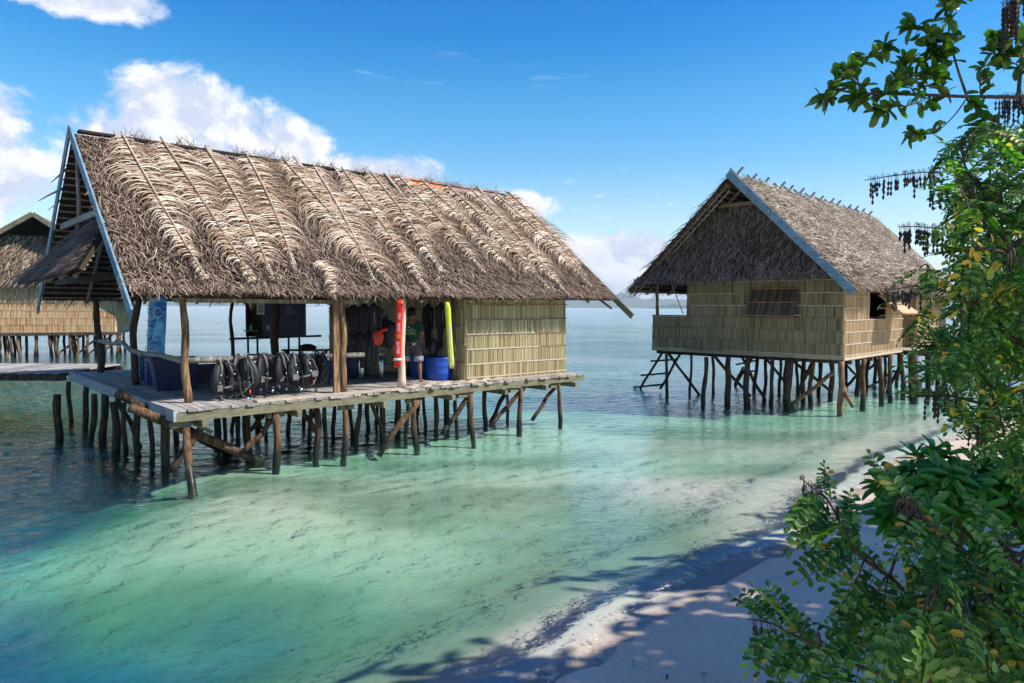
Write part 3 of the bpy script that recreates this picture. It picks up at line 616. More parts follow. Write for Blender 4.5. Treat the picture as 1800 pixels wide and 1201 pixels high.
# coconut fronds laid down the slope
g_ = np.random.default_rng(5); E0, E1, R0, R1 = map(arr, (EF0, EF1, RR0, RR1)); up = vn((R0+R1-E0-E1)/2); lat = vn(E1-E0); N = vn(np.cross(lat, up)); SL = np.linalg.norm(R0-E0)
u_ = .25; Vs = []; Fs = []; nv = 0; mr = MB(); Vo = []; Fo = []; no = 0
k = 0
while u_ < UR-.1:
    s = (u_-UL)/(UR-UL); P0 = R0*(1-s)+R1*s+N*.05+up*g_.uniform(-.12, .10); L_ = SL*g_.uniform(.80, 1.04)
    dr = g_.normal(0, .05); up2 = vn(up+lat*dr); lat2 = vn(lat-up*dr); V, F, path = frond(P0, up2, lat2, N, L_, g_.uniform(.42, .60), g_)
    Vs.append(V); Fs.append(F+nv); nv += len(V)
    mr.tube([Vector(p)+Vector(N)*.02 for p in path], list(np.linspace(.022, .007, len(path))), 6)
    if g_.random() < .75:
        s2 = min(.99, s+.03); P1 = R0*(1-s2)+R1*s2+N*.02-up*g_.uniform(.0, .9); V, F, path = frond(P1, up, lat, N, SL*g_.uniform(.45, .8), .5, g_)
        Vo.append(V); Fo.append(F+no); no += len(V)
    u_ += g_.uniform(.72, .96); k += 1
link('palm_frond', npmesh(np.concatenate(Vs), np.concatenate(Fs)), M['frond'], H1); link('palm_frond', npmesh(np.concatenate(Vo), np.concatenate(Fo)), M['frond_old'], H1)
mr.build('frond_rib', M['lath'], H1, True)
# a broken frond hanging over the eave
g2 = np.random.default_rng(9); V, F, path = frond(E0*.70+E1*.30+N*.10+up*.9, up, lat, N, 1.35, .20, g2); link('palm_frond', npmesh(V, F), M['frond'], H1)
# ridge: cap, battens that stick up, stray tufts
MB().beam((UL+.1, VM-.02, ZR+.06), (UR, VM-.02, ZR+.05), .22, .05).build('ridge_pole', M['thatch_core'], H1)
for a, b, mt in ((6.2, 7.5, 'zinc'), (7.5, 8.75, 'rust'), (8.75, 10.9, 'zinc')):
    mb = MB(); n = 14
    for i in range(n):
        x0 = a+(b-a)*i/n; x1 = a+(b-a)*(i+1)/n; dz = .012*(i % 2)
        mb.add([(x0, VM-.30, ZR-.12+dz), (x1, VM-.30, ZR-.12-dz+.012), (x1, VM, ZR+.15), (x0, VM, ZR+.15), (x0, VM+.28, ZR-.08), (x1, VM+.28, ZR-.08)], [(0, 1, 2, 3), (3, 2, 5, 4)])
    mb.build('ridge_sheet', M[mt], H1)
for u, tp, ln in ((.15, .12, .75), (2.05, .14, .5), (4.25, .26, 1.1), (5.25, .2, .9), (6.85, .12, 1.4), (10.2, .14, .8), (11.4, .16, .9)):
    p = arr((u, VM, ZR))+N*.14; MB().beam(Vector(p+up*tp), Vector(p-up*ln), .085, .035, tuple(N)).build('ridge_batten', M['rail'], H1)
for u in (1.55, 2.9, 3.4, 3.9, 5.0, 7.2, 8.2, 8.45, 9.0, 9.3, 10.0, 10.9, .6, 6.1):
    n = 34; P = arr((u, VM, ZR+.10))+g_.normal(0, 1, (n, 3))*np.array([.16, .08, .02]); D = vn(np.stack([g_.normal(0, .9, n), g_.normal(0, .4, n), g_.uniform(.1, .8, n)], 1))
    V, F = blades(P, D, np.repeat([[0, -1., .2]], n, 0), g_.uniform(.12, .34, n), np.full(n, .012), g_.normal(0, .08, n), np.full(n, .03)); link('ridge_tuft', npmesh(V, F), M['thatch_brown'], H1)
# bargeboards
def barge(u, v0, z0, v1, z1, w_=.20, mat='barge', th=.035):
    MB().beam((u, v0, z0), (u, v1, z1), th, w_, (0, -(z1-z0), (v1-v0)) if v1 > v0 else (0, (z1-z0), -(v1-v0))).build('bargeboard', M[mat], H1)
barge(UL-.05, -.22, 2.86, VM+.03, ZR+.10); barge(UL-.05, 8.95, 2.84, VM-.03, ZR+.10)
barge(UR+.04, -.55, 2.76, VM+.03, ZR+.03, .17, 'beam_green'); barge(UR+.04, 8.9, 2.86, VM, ZR+.03, .17, 'beam_green')
MB().tube([(UR-.5, -.25, 2.98), (UR-.65, .5, 3.5)], .035, 6).build('rafter_end', M['post_dark'], H1)
MB().beam((UL+.1, 2.45, 4.78), (UL+.1, 6.35, 4.80), .06, .13).build('tie_beam', M['rail'], H1)
MB().beam((UL+.2, .9, 3.55), (UL+.2, 7.8, 3.55), .09, .12).build('tie_beam', M['post_dark'], H1)
pole((UL+.15, 5.0, 3.6), (UL+.12, 4.5, 6.3), .04, .035, .02).build('king_post', M['rail'], H1, True)
pole((UL+.3, 5.9, 3.8), (UL+.3, 4.9, 4.9), .03, .03, .01).build('strut', M['post_dark'], H1, True)
for v in (2.2, 6.4): MB().beam((.4, v, 3.9), (10.8, v, 3.9), .08, .11).build('purlin', M['post_dark'], H1)
# thatched hood over the open gable
A, B = (-1.20, .95, 3.62), (-1.35, 7.0, 3.50)
slab('hood_layer', B, A, (-.28, 2.5, 4.80), (-.28, 4.5, 4.80), .07, M['thatch_core'], H1)
thatch('hood_thatch', B, A, (-.28, 2.5, 4.80), (-.28, 4.5, 4.80), M['thatch_grey'], H1, .10, .026, (.2, .4), (.02, .034), .05, .3, seed=21)
battens('battens', B, A, (-.28, 2.5, 4.80), (-.28, 4.5, 4.80), .07, M['rail'], H1, 14, 5)
# walkway to the left
W1 = thing('walkway', 'grey plank walkway on stilts leading off to the left of the long hut', 'walkway', (-12.1, 18.55, 0))
mb = MB(); plankrow(mb, -26, .0, .0, 2.9, DK-.05, DK-.008, 'y', .17, .02, .03); mb.build('planks', M['deck'], W1)
mb = MB()
for y in (.06, 1.45, 2.8): mb.beam((-26, y, DK-.15), (.1, y, DK-.15), .09, .17)
mb.build('bearer', M['post_dark'], W1)
for px, r in ((-10, .1), (-22.5, .09), (-18, .09), (-14, .09), (-7, .085)):
    for y in (.15, 2.7): pole((px+random.uniform(-.2, .2), y, -1.6), (px, y, DK-.2), r, r, .03).build('stilt', M['pole_dark'], W1, True)

# ================================================================== HUT 2: the bungalow on the right
F2 = Frame((9.75, 20.45, 0), math.atan2(.724, .690)); FL = 1.58
H2 = thing('stilt_bungalow', 'thatched bungalow on stilts with closed woven walls and crossed ridge sticks', 'bungalow', F2.o, F2.a)
WB = 5.15; BB = 6.5; ZT = 4.25
h0, h1 = 1.30, 2.75
ribs('wall', (0, WB), (0, 0), FL, ZT, 7, M['wall_shaded'], H2, (-1, 0), .036, 31, None, (1, 2, 3), holes=((WB-h1, WB-h0, 2.85, 3.62),))
ribs('porch_wall', (0, BB), (0, WB), FL, 2.72, 3, M['wall_shaded'], H2, (-1, 0), .036, 32, True, (1, 2))
MB().beam((0, BB, 2.74), (0, WB, 2.74), .09, .04).build('porch_rail', M['lath_red'], H2)
ribs('porch_wall', (0, BB), (4., BB), FL, 2.72, 3, M['wall_shaded'], H2, (0, 1), .08, 33)
ribs('wall', (0, 0), (6.0, 0), FL, 3.75, 6, M['wall_tan'], H2, (0, -1), .038, 34, None, (), holes=((2.3, 4.1, 2.75, 3.6),))
ribs('wall', (7.9, .0), (12.5, .0), FL, 3.75, 6, M['wall_tan'], H2, (0, -1), .05, 35, None)
MB().box(0.1, 12.4, .9, .96, FL, 4.2).build('inner_wall', M['dark'], H2)
ribs('wall', (6., 0), (6., 1.), FL, 3.75, 6, M['wall_tan'], H2, (1, 0), .05, 36); ribs('wall', (7.9, 1.), (7.9, 0), FL, 3.75, 6, M['wall_tan'], H2, (-1, 0), .05, 37)
MB().box(.12, 12.4, WB-.06, WB, FL, 4.2).build('wall', M['wall_shaded'], H2)
MB().beam((0.0, .0, FL-.02), (0.0, BB, FL-.02), .07, .10).build('sill_beam', M['lath'], H2)
MB().beam((-.02, -.03, FL-.06), (6., -.03, FL-.06), .06, .09).build('sill_beam', M['lath'], H2)
MB().box(-.02, 12.6, .03, BB, FL-.10, FL-.05).build('floor', M['deck'], H2)
mb = MB()
for u in (.5, 2.5, 4.5, 6.5, 8.5, 10.5): mb.tube([(u, -.1, FL-.17), (u, BB+.1, FL-.17)], .07, 7)
mb.build('joist', M['pole_dark'], H2)
mb = MB(); plankrow(mb, 6.0, 8.0, -1.3, .9, FL-.06, FL-.02, 'x', .16, .015); mb.build('landing', M['deck_tan'], H2)
# shutters: hinged at the head, propped open
def shutter(fr, s0, s1, zt, drop, out, axis_u, mat):
    L_ = math.hypot(drop, out); par = MB(); n = int((s1-s0)/.05)
    mb = MB()
    for i in range(n):
        a = s0+(s1-s0)*(i+.5)/n; w_ = .024*random.uniform(.85, 1.1)
        for k in range(2):
            z0 = zt-drop*k*.5; z1 = zt-drop*(k+1)*.5; o0 = out*k*.5; o1 = out*(k+1)*.5
            if axis_u: mb.beam((a, -.05-o0, z0), (a, -.05-o1, z1), w_*2, .02, (0, -1, .3))
            else: mb.beam((-.05-o0, a, z0), (-.05-o1, a, z1), w_*2, .02, (-1, 0, .3))
    sh = mb.build('shutter', M[mat], fr); mb = MB()
    for f in (.02, .5, .98):
        z = zt-drop*f+.02; o = .07+out*f
        if axis_u: mb.beam((s0-.03, -o, z), (s1+.03, -o, z), .03, .03)
        else: mb.beam((-o, s0-.03, z), (-o, s1+.03, z), .03, .03)
    mb.build('lath', M['lath_red'], sh); return sh
shutter(H2, h0-.02, h1+.08, 3.62, .88, .46, False, 'shutter_brown'); MB().tube([(-.05, 1.5, 2.9), (-.48, 1.5, 2.80)], .012, 6).build('prop_stick', M['lath'], H2)
shutter(H2, 3.0, 4.95, 3.45, .62, .80, True, 'wall_tan'); MB().tube([(3.3, -.02, 2.78), (3.3, -.74, 2.88)], .014, 6).build('prop_stick', M['lath'], H2)
MB().beam((-.07, h0-.1, 2.80), (-.07, h1+.1, 2.80), .05, .05).build('window_sill', M['lath'], H2)
# roof of hut 2
uL, uR, vM, zR, vA, vB, zE = -.82, 13.6, 3.28, 7.18, -.45, 7.0, 3.62
EF0, EF1, RR1, RR0 = (uL, vA, zE), (uR, vA, zE-.1), (uR, vM, zR), (uL, vM, zR); EB0, EB1 = (uL, vB, zE), (uR, vB, zE)
slab('thatch_layer', EF0, EF1, RR1, RR0, .10, M['thatch_core'], H2); slab('thatch_layer', EB1, EB0, RR0, RR1, .10, M['thatch_core'], H2)
battens('battens', EB1, EB0, RR0, RR1, .10, M['rail'], H2, 26, 10); battens('battens', EF0, EF1, RR1, RR0, .10, M['rail'], H2, 20, 10)
thatch('thatch', EF0, EF1, RR1, RR0, M['thatch_brown'], H2, .15, .030, (.18, .36), (.018, .034), .06, .45, seed=41)
thatch('thatch', EF0, EF1, RR1, RR0, M['thatch_pale'], H2, .17, .036, (.20, .48), (.014, .034), .14, .9, seed=42, curl=.22, keep=lambda s, t, g: g.random(len(s)) < np.clip((t-.06)*4.5, .15, 1))
thatch('eave_fringe', EF0, EF1, (uR, vA+.25, zE+.18), (uL, vA+.25, zE+.28), M['thatch_brown'], H2, .08, .022, (.16, .36), (.016, .03), .04, .35, seed=43)
thatch('eave_fringe', EB1, EB0, (uL, vB-.3, zE+.3), (uR, vB-.3, zE+.3), M['thatch_brown'], H2, .10, .03, (.2, .42), (.02, .034), .03, .35, seed=44)
thatch('thatch', EB1, EB0, RR0, RR1, M['thatch_brown'], H2, .35, .09, (.4, .7), (.05, .08), .08, .4, seed=45)
thatch('verge_fringe', (uL-.02, vB, zE), (uL+.3, vB, zE), (uL+.3, vM, zR), (uL-.02, vM, zR), M['thatch_brown'], H2, .08, .03, (.2, .35), (.018, .03), .12, .6, seed=46)
E0, E1, R0, R1 = map(arr, (EF0, EF1, RR0, RR1)); up = vn((R0+R1-E0-E1)/2); lat = vn(E1-E0); N = vn(np.cross(lat, up)); SL = np.linalg.norm(R0-E0)
mr = MB(); u = .1                                            # thin sticks tied down the slope
while u < uR-.2:
    s = (u-uL)/(uR-uL); p = R0*(1-s)+R1*s+N*.12+up*.12; mr.tube([Vector(p), Vector(p-up*SL*.35+N*.05+lat*.03), Vector(p-up*SL*random.uniform(.6, .8)+N*.0)], .016, 5); u += random.uniform(.36, .5)
mr.build('tie_stick', M['lath'], H2)
u = -.35                                                     # crossed ridge sticks
while u < uR:
    c_ = Vector((u, vM, zR+.07)); a = random.uniform(.28, .38)
    mb = MB(); mb.beam(c_+Vector((0, -a*.8, -a*.75)), c_+Vector((.05, a*.62, a*.66)), .03, .075, (0, -.7, .7)); mb.beam(c_+Vector((.06, a*.8, -a*.75)), c_+Vector((.02, -a*.62, a*.66)), .03, .075, (0, .7, .7))
    mb.build('ridge_cross', M['board'], H2); u += random.uniform(.75, 1.35)
MB().tube([(uL, vM, zR+.03), (uR, vM, zR+.03)], .05, 7).build('ridge_pole', M['post_dark'], H2)
def barge2(v0, z0, v1, z1, w_, mat):
    MB().beam((uL-.05, v0, z0), (uL-.05, v1, z1), .035, w_, (0, -(z1-z0), (v1-v0)) if v1 > v0 else (0, (z1-z0), -(v1-v0))).build('bargeboard', M[mat], H2)
barge2(vA-.08, zE-.16, vM+.02, zR+.08, .24, 'barge')
for o_, r_ in ((.06, .035), (.24, .026), (.46, .024)): MB().tube([(uL+o_*.6, vB-.02-o_*.1, zE-.05-o_*.3), (uL+o_*.6, vM+.1, zR-.10-o_*.7)], r_, 7).build('verge_pole', M['rail'], H2)
# hipped thatch hood in the gable
A, B, C, Dd = (-.80, .22, 3.98), (-.80, 6.72, 3.92), (.06, 2.45, 6.35), (.06, 4.1, 6.35)
slab('hood_layer', B, A, C, Dd, .08, M['thatch_core'], H2)
thatch('hood_thatch', B, A, C, Dd, M['thatch_grey'], H2, .11, .026, (.18, .34), (.018, .032), .05, .35, seed=51)
thatch('hood_thatch', (-.25, 5.3, 5.3), (-.25, 1.2, 5.3), C, Dd, M['thatch_brown'], H2, .14, .03, (.3, .55), (.018, .03), .05, .2, seed=52)
thatch('hood_fringe', B, A, (-.72, .30, 4.15), (-.72, 6.6, 4.1), M['thatch_grey'], H2, .06, .022, (.14, .30), (.016, .03), .03, .25, seed=53)
MB().beam((-.02, 2.3, 6.38), (-.02, 4.25, 6.36), .05, .12).build('gable_board', M['thatch_brown'], H2)
MB().beam((-.62, .6, 4.0), (-.62, 6.9, 3.97), .05, .06).build('hood_pole', M['lath'], H2)
pole((.05, BB-.15, 2.7), (.05, BB-.15, 4.0), .055, .05, .02).build('post', M['post'], H2, True)
MB().tube([(.2, WB+.25, 2.8), (.2, WB+.75, 3.9)], .018, 6).build('prop_stick', M['lath'], H2)
# stilts of hut 2
feet2 = [(1170, 694, .06), (1214, 692, .05), (1239, 709, .075), (1252, 690, .055), (1280, 707, .10), (1314, 709, .10), (1329, 683, .07), (1345, 697, .06), (1353, 707, .07), (1369, 687, .06), (1387, 713, .12), (1412, 699, .08), (1425, 709, .08), (1440, 687, .08),
         (1460, 699, .09), (1474, 721, .095), (1488, 676, .06), (1506, 690, .09), (1516, 713, .085), (1524, 680, .08), (1547, 705, .09), (1565, 700, .085), (1576, 675, .07), (1585, 695, .08), (1607, 702, .13), (1602, 690, .09), (1628, 690, .07), (1648, 680, .09), (1536, 676, .07), (1400, 684, .06), (1378, 680, .05), (1476, 684, .06), (1555, 672, .06), (1660, 672, .08), (1690, 684, .08), (1720, 676, .08)]
for i, (px, py, r) in enumerate(feet2):
    q = F2.on_z(px, py, 0.); top = Vector((q.x+random.uniform(-.06, .06), q.y+random.uniform(-.06, .06), FL-.12)); low = q+(q-top)*.8; low.z = -1.2
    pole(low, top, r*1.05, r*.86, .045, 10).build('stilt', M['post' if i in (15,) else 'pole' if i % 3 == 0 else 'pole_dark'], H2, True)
def brace2(x0, y0, x1, y1, v, r=.055, mat='pole_dark', uu=None):
    P = (lambda x, y: F2.on_u(x, y, uu)) if uu is not None else (lambda x, y: F2.on_v(x, y, v))
    a = P(x0, y0); b = P(x1, y1); b = b+(b-a)*.1; pole(a, b, r, r, .03, 7).build('brace', M[mat], H2, True)
brace2(1174, 620, 1229, 694, 0, .05, uu=.3); brace2(1250, 618, 1312, 690, 0, .055, uu=.4); brace2(1335, 620, 1381, 672, 0, .045, uu=1.6); brace2(1300, 618, 1343, 700, 0, .05, uu=.8)
brace2(1464, 655, 1391, 711, 0, .06, 'post', uu=.1); brace2(1482, 678, 1498, 713, 0, .06, 'post', uu=.05); brace2(1392, 632, 1455, 684, 0, .05, uu=2.); brace2(1432, 626, 1405, 690, 0, .05, uu=1.2)
brace2(1512, 655, 1484, 685, 1.5, .05); brace2(1548, 630, 1518, 655, 1., .05); brace2(1585, 636, 1556, 700, .4, .05); brace2(1572, 652, 1522, 684, 1.4, .05); brace2(1600, 620, 1620, 690, .2, .06); brace2(1486, 640, 1520, 672, 2.2, .045)
mb = MB()
LD = thing('ladder', 'rough pole ladder going down into the sea under the left end of the bungalow porch', 'ladder', (0, 0, 0))
def ladder(L, r1, r2, rungs):
    for a, b in (r1, r2): MB().tube(wob(pd(*a), pd(*b), 5, .02), .045, 8).build('side_rail', M['pole_dark'], L, True)
    for a, b in rungs: MB().tube([pd(*a), pd(*b)], .035, 7).build('rung', M['pole_dark'], L, True)
ladder(LD, ((1169, 611, 25.8), (1125, 684, 25.9)), ((1203, 611, 25.0), (1160, 684, 25.0)), [((1144, 635, 25.9), (1190, 632, 25.0)), ((1127, 660, 25.9), (1173, 656, 25.0)), ((1114, 681, 25.9), (1164, 676, 25.0))])
LD2 = thing('ladder', 'short pole ladder half hidden among the stilts under the bungalow', 'ladder', (0, 0, 0))
ladder(LD2, ((1307, 645, 27.5), (1284, 690, 27.6)), ((1333, 610, 26.5), (1290, 684, 26.6)), [((1294, 641, 27.5), (1328, 634, 26.5)), ((1300, 657, 27.4), (1326, 652, 26.5))])
# jetty and hut further right, behind the leaves
WY = thing('jetty', 'plank jetty on stilts leaving the bungalow to the right behind the leaves', 'jetty', F2.w(8, 0, 0), F2.a-R(48))
mb = MB(); plankrow(mb, -.5, 26, -2.5, -.7, FL-.16, FL-.11, 'y', .17, .02, .03); mb.build('planks', M['deck'], WY)
mb = MB(); mb.beam((-.5, -2.4, FL-.22), (26, -2.4, FL-.22), .08, .14); mb.beam((-.5, -.8, FL-.22), (26, -.8, FL-.22), .08, .14); mb.build('bearer', M['beam_green'], WY)
for i in range(9):
    for y in (-2.4, -.8): pole((i*2.6+random.uniform(-.3, .3), y, -1.2), (i*2.6, y, FL-.2), .08, .07, .04).build('stilt', M['pole_dark'], WY, True)
H4 = thing('thatched_hut', 'grey thatched roof mostly hidden by the leaves at the right edge', 'hut', (27, 31.5, 0), R(40))
for sg in (-1, 1):
    E0_, E1_, A_, B_ = (-6, sg*3.9, 4.2), (6, sg*3.9, 4.2), (6, 0, 7.9), (-6, 0, 7.9)
    if sg > 0: E0_, E1_, A_, B_ = E1_, E0_, B_, A_
    slab('thatch_layer', E0_, E1_, A_, B_, .1, M['thatch_core'], H4); thatch('thatch', E0_, E1_, A_, B_, M['thatch_grey'], H4, .2, .05, (.3, .6), (.03, .05), .07, .4, seed=60+sg)
ribs('wall', (-5.2, -3.2), (5.2, -3.2), 1.6, 4.4, 5, M['wall_tan'], H4, (0, -1), .08, 61); ribs('wall', (-5.2, 3.2), (-5.2, -3.2), 1.6, 4.6, 5, M['wall_tan'], H4, (-1, 0), .08, 62)
for x in (-5, -2.5, 0, 2.5, 5):
    for y in (-3, 0, 3): pole((x, y, -1), (x, y, 1.6), .09, .08, .03).build('stilt', M['pole_dark'], H4, True)

# ================================================================== HUT 3: far left
F3 = Frame((-23.4, 40.2, 0), R(178.2)); Fz = 1.40            # local +x runs to the left in the picture
H3 = thing('thatched_hut', 'sunlit thatched hut with a bamboo wall on many stilts, partly cut by the left edge', 'hut', (-32.0, 38.6, 0), R(22))
xr, xl = 8.75, -3.2; pk = 4.9; zp = 8.05
ribs('wall', (xl, 0), (xr, 0), Fz, 4.4, 7, M['wall_gold'], H3, (0, -1), .060, 71, True)
ribs('wall', (xr, 0), (xr, 9), Fz, 4.4, 7, M['wall_tan'], H3, (1, 0), .12, 72)
MB().beam((xl, -.06, Fz-.10), (xr+.2, -.06, Fz-.10), .12, .16).build('sill_beam', M['post_dark'], H3)
MB().box(xl, xr, .05, 9, Fz-.2, Fz-.12).build('floor', M['deck'], H3)
MB().box(xl+.3, 1.8, -.13, -.06, 2.75, 4.0).build('shutter', M['wall_gold'], H3); MB().beam((xl, -.15, 2.74), (1.85, -.15, 2.74), .06, .07).build('shutter_lath', M['lath'], H3)
for sg in (-1, 1):
    ex = pk+sg*6.9; e = (ex, -.95, 3.35); e2 = (ex, 10, 3.35); r2 = (pk, 10, zp); r1 = (pk, -.95, zp)
    q4 = (e, e2, r2, r1) if sg > 0 else (e2, e, r1, r2)
    slab('thatch_layer', *q4, .1, M['thatch_core'], H3); thatch('thatch', *q4, M['thatch_brown'], H3, .22, .06, (.3, .6), (.03, .05), .10, .6, seed=73+sg)
    MB().beam((pk, -1.03, zp+.08), (ex+sg*.1, -1.03, 3.3), .05, .26, (sg*4.7, 0, 6.9)).build('bargeboard', M['beam_green'], H3)
thatch('gable_thatch', (xl-1, -.45, 4.25), (xr+1.7, -.45, 4.25), (pk+1.3, -.12, 7.0), (pk-1.3, -.12, 7.0), M['thatch_brown'], H3, .15, .045, (.3, .5), (.03, .05), .06, .25, seed=76)
slab('gable_layer', (xl-1, -.40, 4.25), (xr+1.7, -.40, 4.25), (pk+1.3, -.07, 7.0), (pk-1.3, -.07, 7.0), .06, M['thatch_core'], H3)
k = 0; x = xl
while x < xr+.1:
    y = random.choice([0, .1, .9, 2.2, 3.4, 4.5]); pole((x, y, -1.2), (x+random.uniform(-.1, .1), y, Fz-.15), .09, .075, .05).build('stilt', M['pole' if k % 3 else 'post'], H3, True); x += random.uniform(.16, .24); k += 1
for x in (5.6, 6.6, 7.2, 7.8):
    pole((x+1.3, .3, Fz-.2), (x, .3, .0), .06, .055, .03).build('brace', M['post'], H3, True)
# ================================================================== THINGS ON THE DECK OF HUT 1
def place(px, py, z=DK): return pz(px, py, z)
def dup(root, loc, rz, label=None):
    r = root.copy(); col.objects.link(r); r.location = loc; r.rotation_euler = (root.rotation_euler[0], root.rotation_euler[1], rz)
    if label: r['label'] = label
    for ch in list(root.children):
        c = ch.copy(); col.objects.link(c); c.parent = r
        for g in ch.children: d = g.copy(); col.objects.link(d); d.parent = c
    return r
# --- buoyancy vests hanging on the rail
def vest(label):
    V = thing('dive_vest', label, 'dive vest', (0, 0, 0), 0, 'dive vests hanging on the front rail')
    def loft(rings, n=14):
        mb = MB(); b0 = 0
        for (cx, cy, cz, rx, ry) in rings:
            for k in range(n): a = 6.2832*k/n; mb.v.append((cx+rx*math.cos(a), cy+ry*math.sin(a)*(1 if math.sin(a) < 0 else .7), cz))
        for i in range(len(rings)-1):
            for k in range(n): a = i*n+k; b = i*n+(k+1) % n; mb.f.append((a, b, b+n, a+n))
        mb.f.append(tuple(range(n-1, -1, -1))); mb.f.append(tuple((len(rings)-1)*n+k for k in range(n))); return mb
    loft([(0, .03, -.02, .10, .05), (0, .03, -.10, .17, .07), (0, .03, -.28, .20, .085), (0, .02, -.46, .19, .09), (0, .02, -.56, .13, .06)]).build('back_panel', M['black'], V, True)
    for s in (-1, 1):
        loft([(s*.07, -.03, .02, .045, .03), (s*.12, -.07, -.06, .075, .045), (s*.17, -.10, -.17, .085, .065), (s*.19, -.11, -.30, .10, .085), (s*.17, -.12, -.42, .115, .09), (s*.12, -.10, -.54, .095, .07), (s*.08, -.08, -.60, .04, .04)]).build('bladder', M['neoprene' if s < 0 else 'black'], V, True)
        mb = MB().tube([(s*.07, .05, -.03), (s*.075, .02, .06), (s*.08, -.06, .055), (s*.10, -.13, -.06), (s*.13, -.18, -.20)], .024, 6); mb.build('shoulder_strap', M['grey_fab'], V, True)
        mb = MB()
        for z in (-.19, -.34): mb.lathe((s*.16, -.205, z), [(.001, -.006), (.017, -.006), (.020, 0), (.017, .006), (.001, .006)], 10, 'y')
        mb.build('buckle', M['steel'], V, True)
        MB().box(s*.16-.06, s*.16+.06, -.215, -.19, -.50, -.38).build('pocket', M['grey_fab'], V, bevel=.01)
    MB().tube([(-.18, -.16, -.42), (0, -.21, -.44), (.18, -.16, -.42)], .022, 6).build('waist_belt', M['grey_fab'], V, True)
    mb = MB(); pts = [(.06, -.02, .03), (.14, -.16, .0), (.20, -.22, -.14), (.21, -.22, -.34), (.17, -.22, -.50)]; P = []
    for i in range(40):
        t_ = i/39*4; j = min(3, int(t_)); P.append(Vector(pts[j]).lerp(Vector(pts[j+1]), t_-j))
    mb.tube(P, [.019 if i % 2 else .014 for i in range(40)], 8); mb.tube([P[-1], P[-1]+Vector((-.01, -.01, -.09))], .021, 8); mb.build('inflator_hose', M['black'], V, True)
    mb = MB().tube([(-.02, .05, .02), (-.16, -.05, .04), (-.27, -.14, -.20), (-.24, -.18, -.50), (-.14, -.20, -.62)], .009, 6)
    mb.build('air_hose', M['black'], V, True)
    MB().tube([(.02, .05, .0), (.10, -.14, .02), (.24, -.20, -.16), (.28, -.16, -.40), (.16, -.22, -.58), (.02, -.24, -.66)], .010, 6).build('air_hose', M['grey_fab'], V, True)
    MB().lathe((.0, -.24, -.70), [(.001, -.02), (.03, -.02), (.036, .0), (.03, .03), (.001, .03)], 12, 'y').build('gauge', M['steel'], V, True)
    MB().tube([(-.06, -.20, -.30), (-.10, -.22, -.62), (-.05, -.22, -.70)], .012, 5).build('loose_strap', M['black'], V)
    MB().lathe((-.13, -.22, -.64), [(.001, -.03), (.034, -.03), (.042, -.01), (.042, .015), (.028, .03), (.001, .03)], 14, 'y').build('regulator', M['black'], V, True)
    MB().lathe((-.13, -.255, -.64), [(.001, -.004), (.022, -.004), (.022, .004), (.001, .004)], 12, 'y').build('purge_button', M['grey_fab'], V, True)
    MB().tube([(.19, -.22, -.52), (.19, -.225, -.60)], .016, 7).build('red_tip', M['red_tip'], V, True)
    return V
vl = ['black dive vest hanging lowest at the left end of the rail, near the corner post', 'bulky black dive vest second from the corner post', 'black dive vest third from the corner post, with pale hose across it',
      'black dive vest hanging in front of the dark centre post', 'black dive vest next to last on the rail, towards the plank post', 'black dive vest closest to the plank post at the right end of the rail']
vx = [(388, 641), (425, 636), (459, 636), (490, 632), (522, 630), (561, 626)]; v0 = vest(vl[0])
for i, (px, py) in enumerate(vx):
    p = F1.on_v(px, py, .98); rz = F1.a+random.uniform(-.9, .7); loc = F1.w(p.x, .93, 1.99 if i else 1.90)
    if i == 0: v0.location = loc; v0.rotation_euler = (R(8), 0, F1.a+.35)
    else: o = dup(v0, loc, rz, vl[i]); [setattr(c_, 'rotation_euler', (random.uniform(-.15, .15), random.uniform(-.2, .2), random.uniform(-.15, .15))) for c_ in o.children]; o.rotation_euler[0] = R(random.uniform(-6, 10)); o.rotation_euler[1] = R(random.uniform(-14, 14)); s = random.uniform(.86, 1.12); o.scale = (s*random.uniform(.85, 1.15), s, s)
mb = MB(); B_ = thing('fin_pair', 'pair of dark swim fins lying flat on the planks below the vests', 'fins', F1.w(1.9, .95, DK), F1.a+.4)
for s in (-1, 1):
    mb = MB(); mb.v = [(s*.14+x, y, z) for x, y, z in ((-.04, -.30, .02), (.04, -.30, .02), (.05, -.05, .06), (-.05, -.05, .06), (-.09, .30, .015), (.09, .30, .015), (-.04, -.30, .07), (.04, -.30, .07), (.045, -.05, .09), (-.045, -.05, .09), (-.09, .30, .027), (.09, .30, .027))]
    mb.f = [(0, 3, 2, 1), (3, 4, 5, 2), (6, 7, 8, 9), (9, 8, 11, 10), (0, 1, 7, 6), (1, 2, 8, 7), (2, 5, 11, 8), (5, 4, 10, 11), (4, 3, 9, 10), (3, 0, 6, 9)]; mb.build('fin', M['black'], B_)
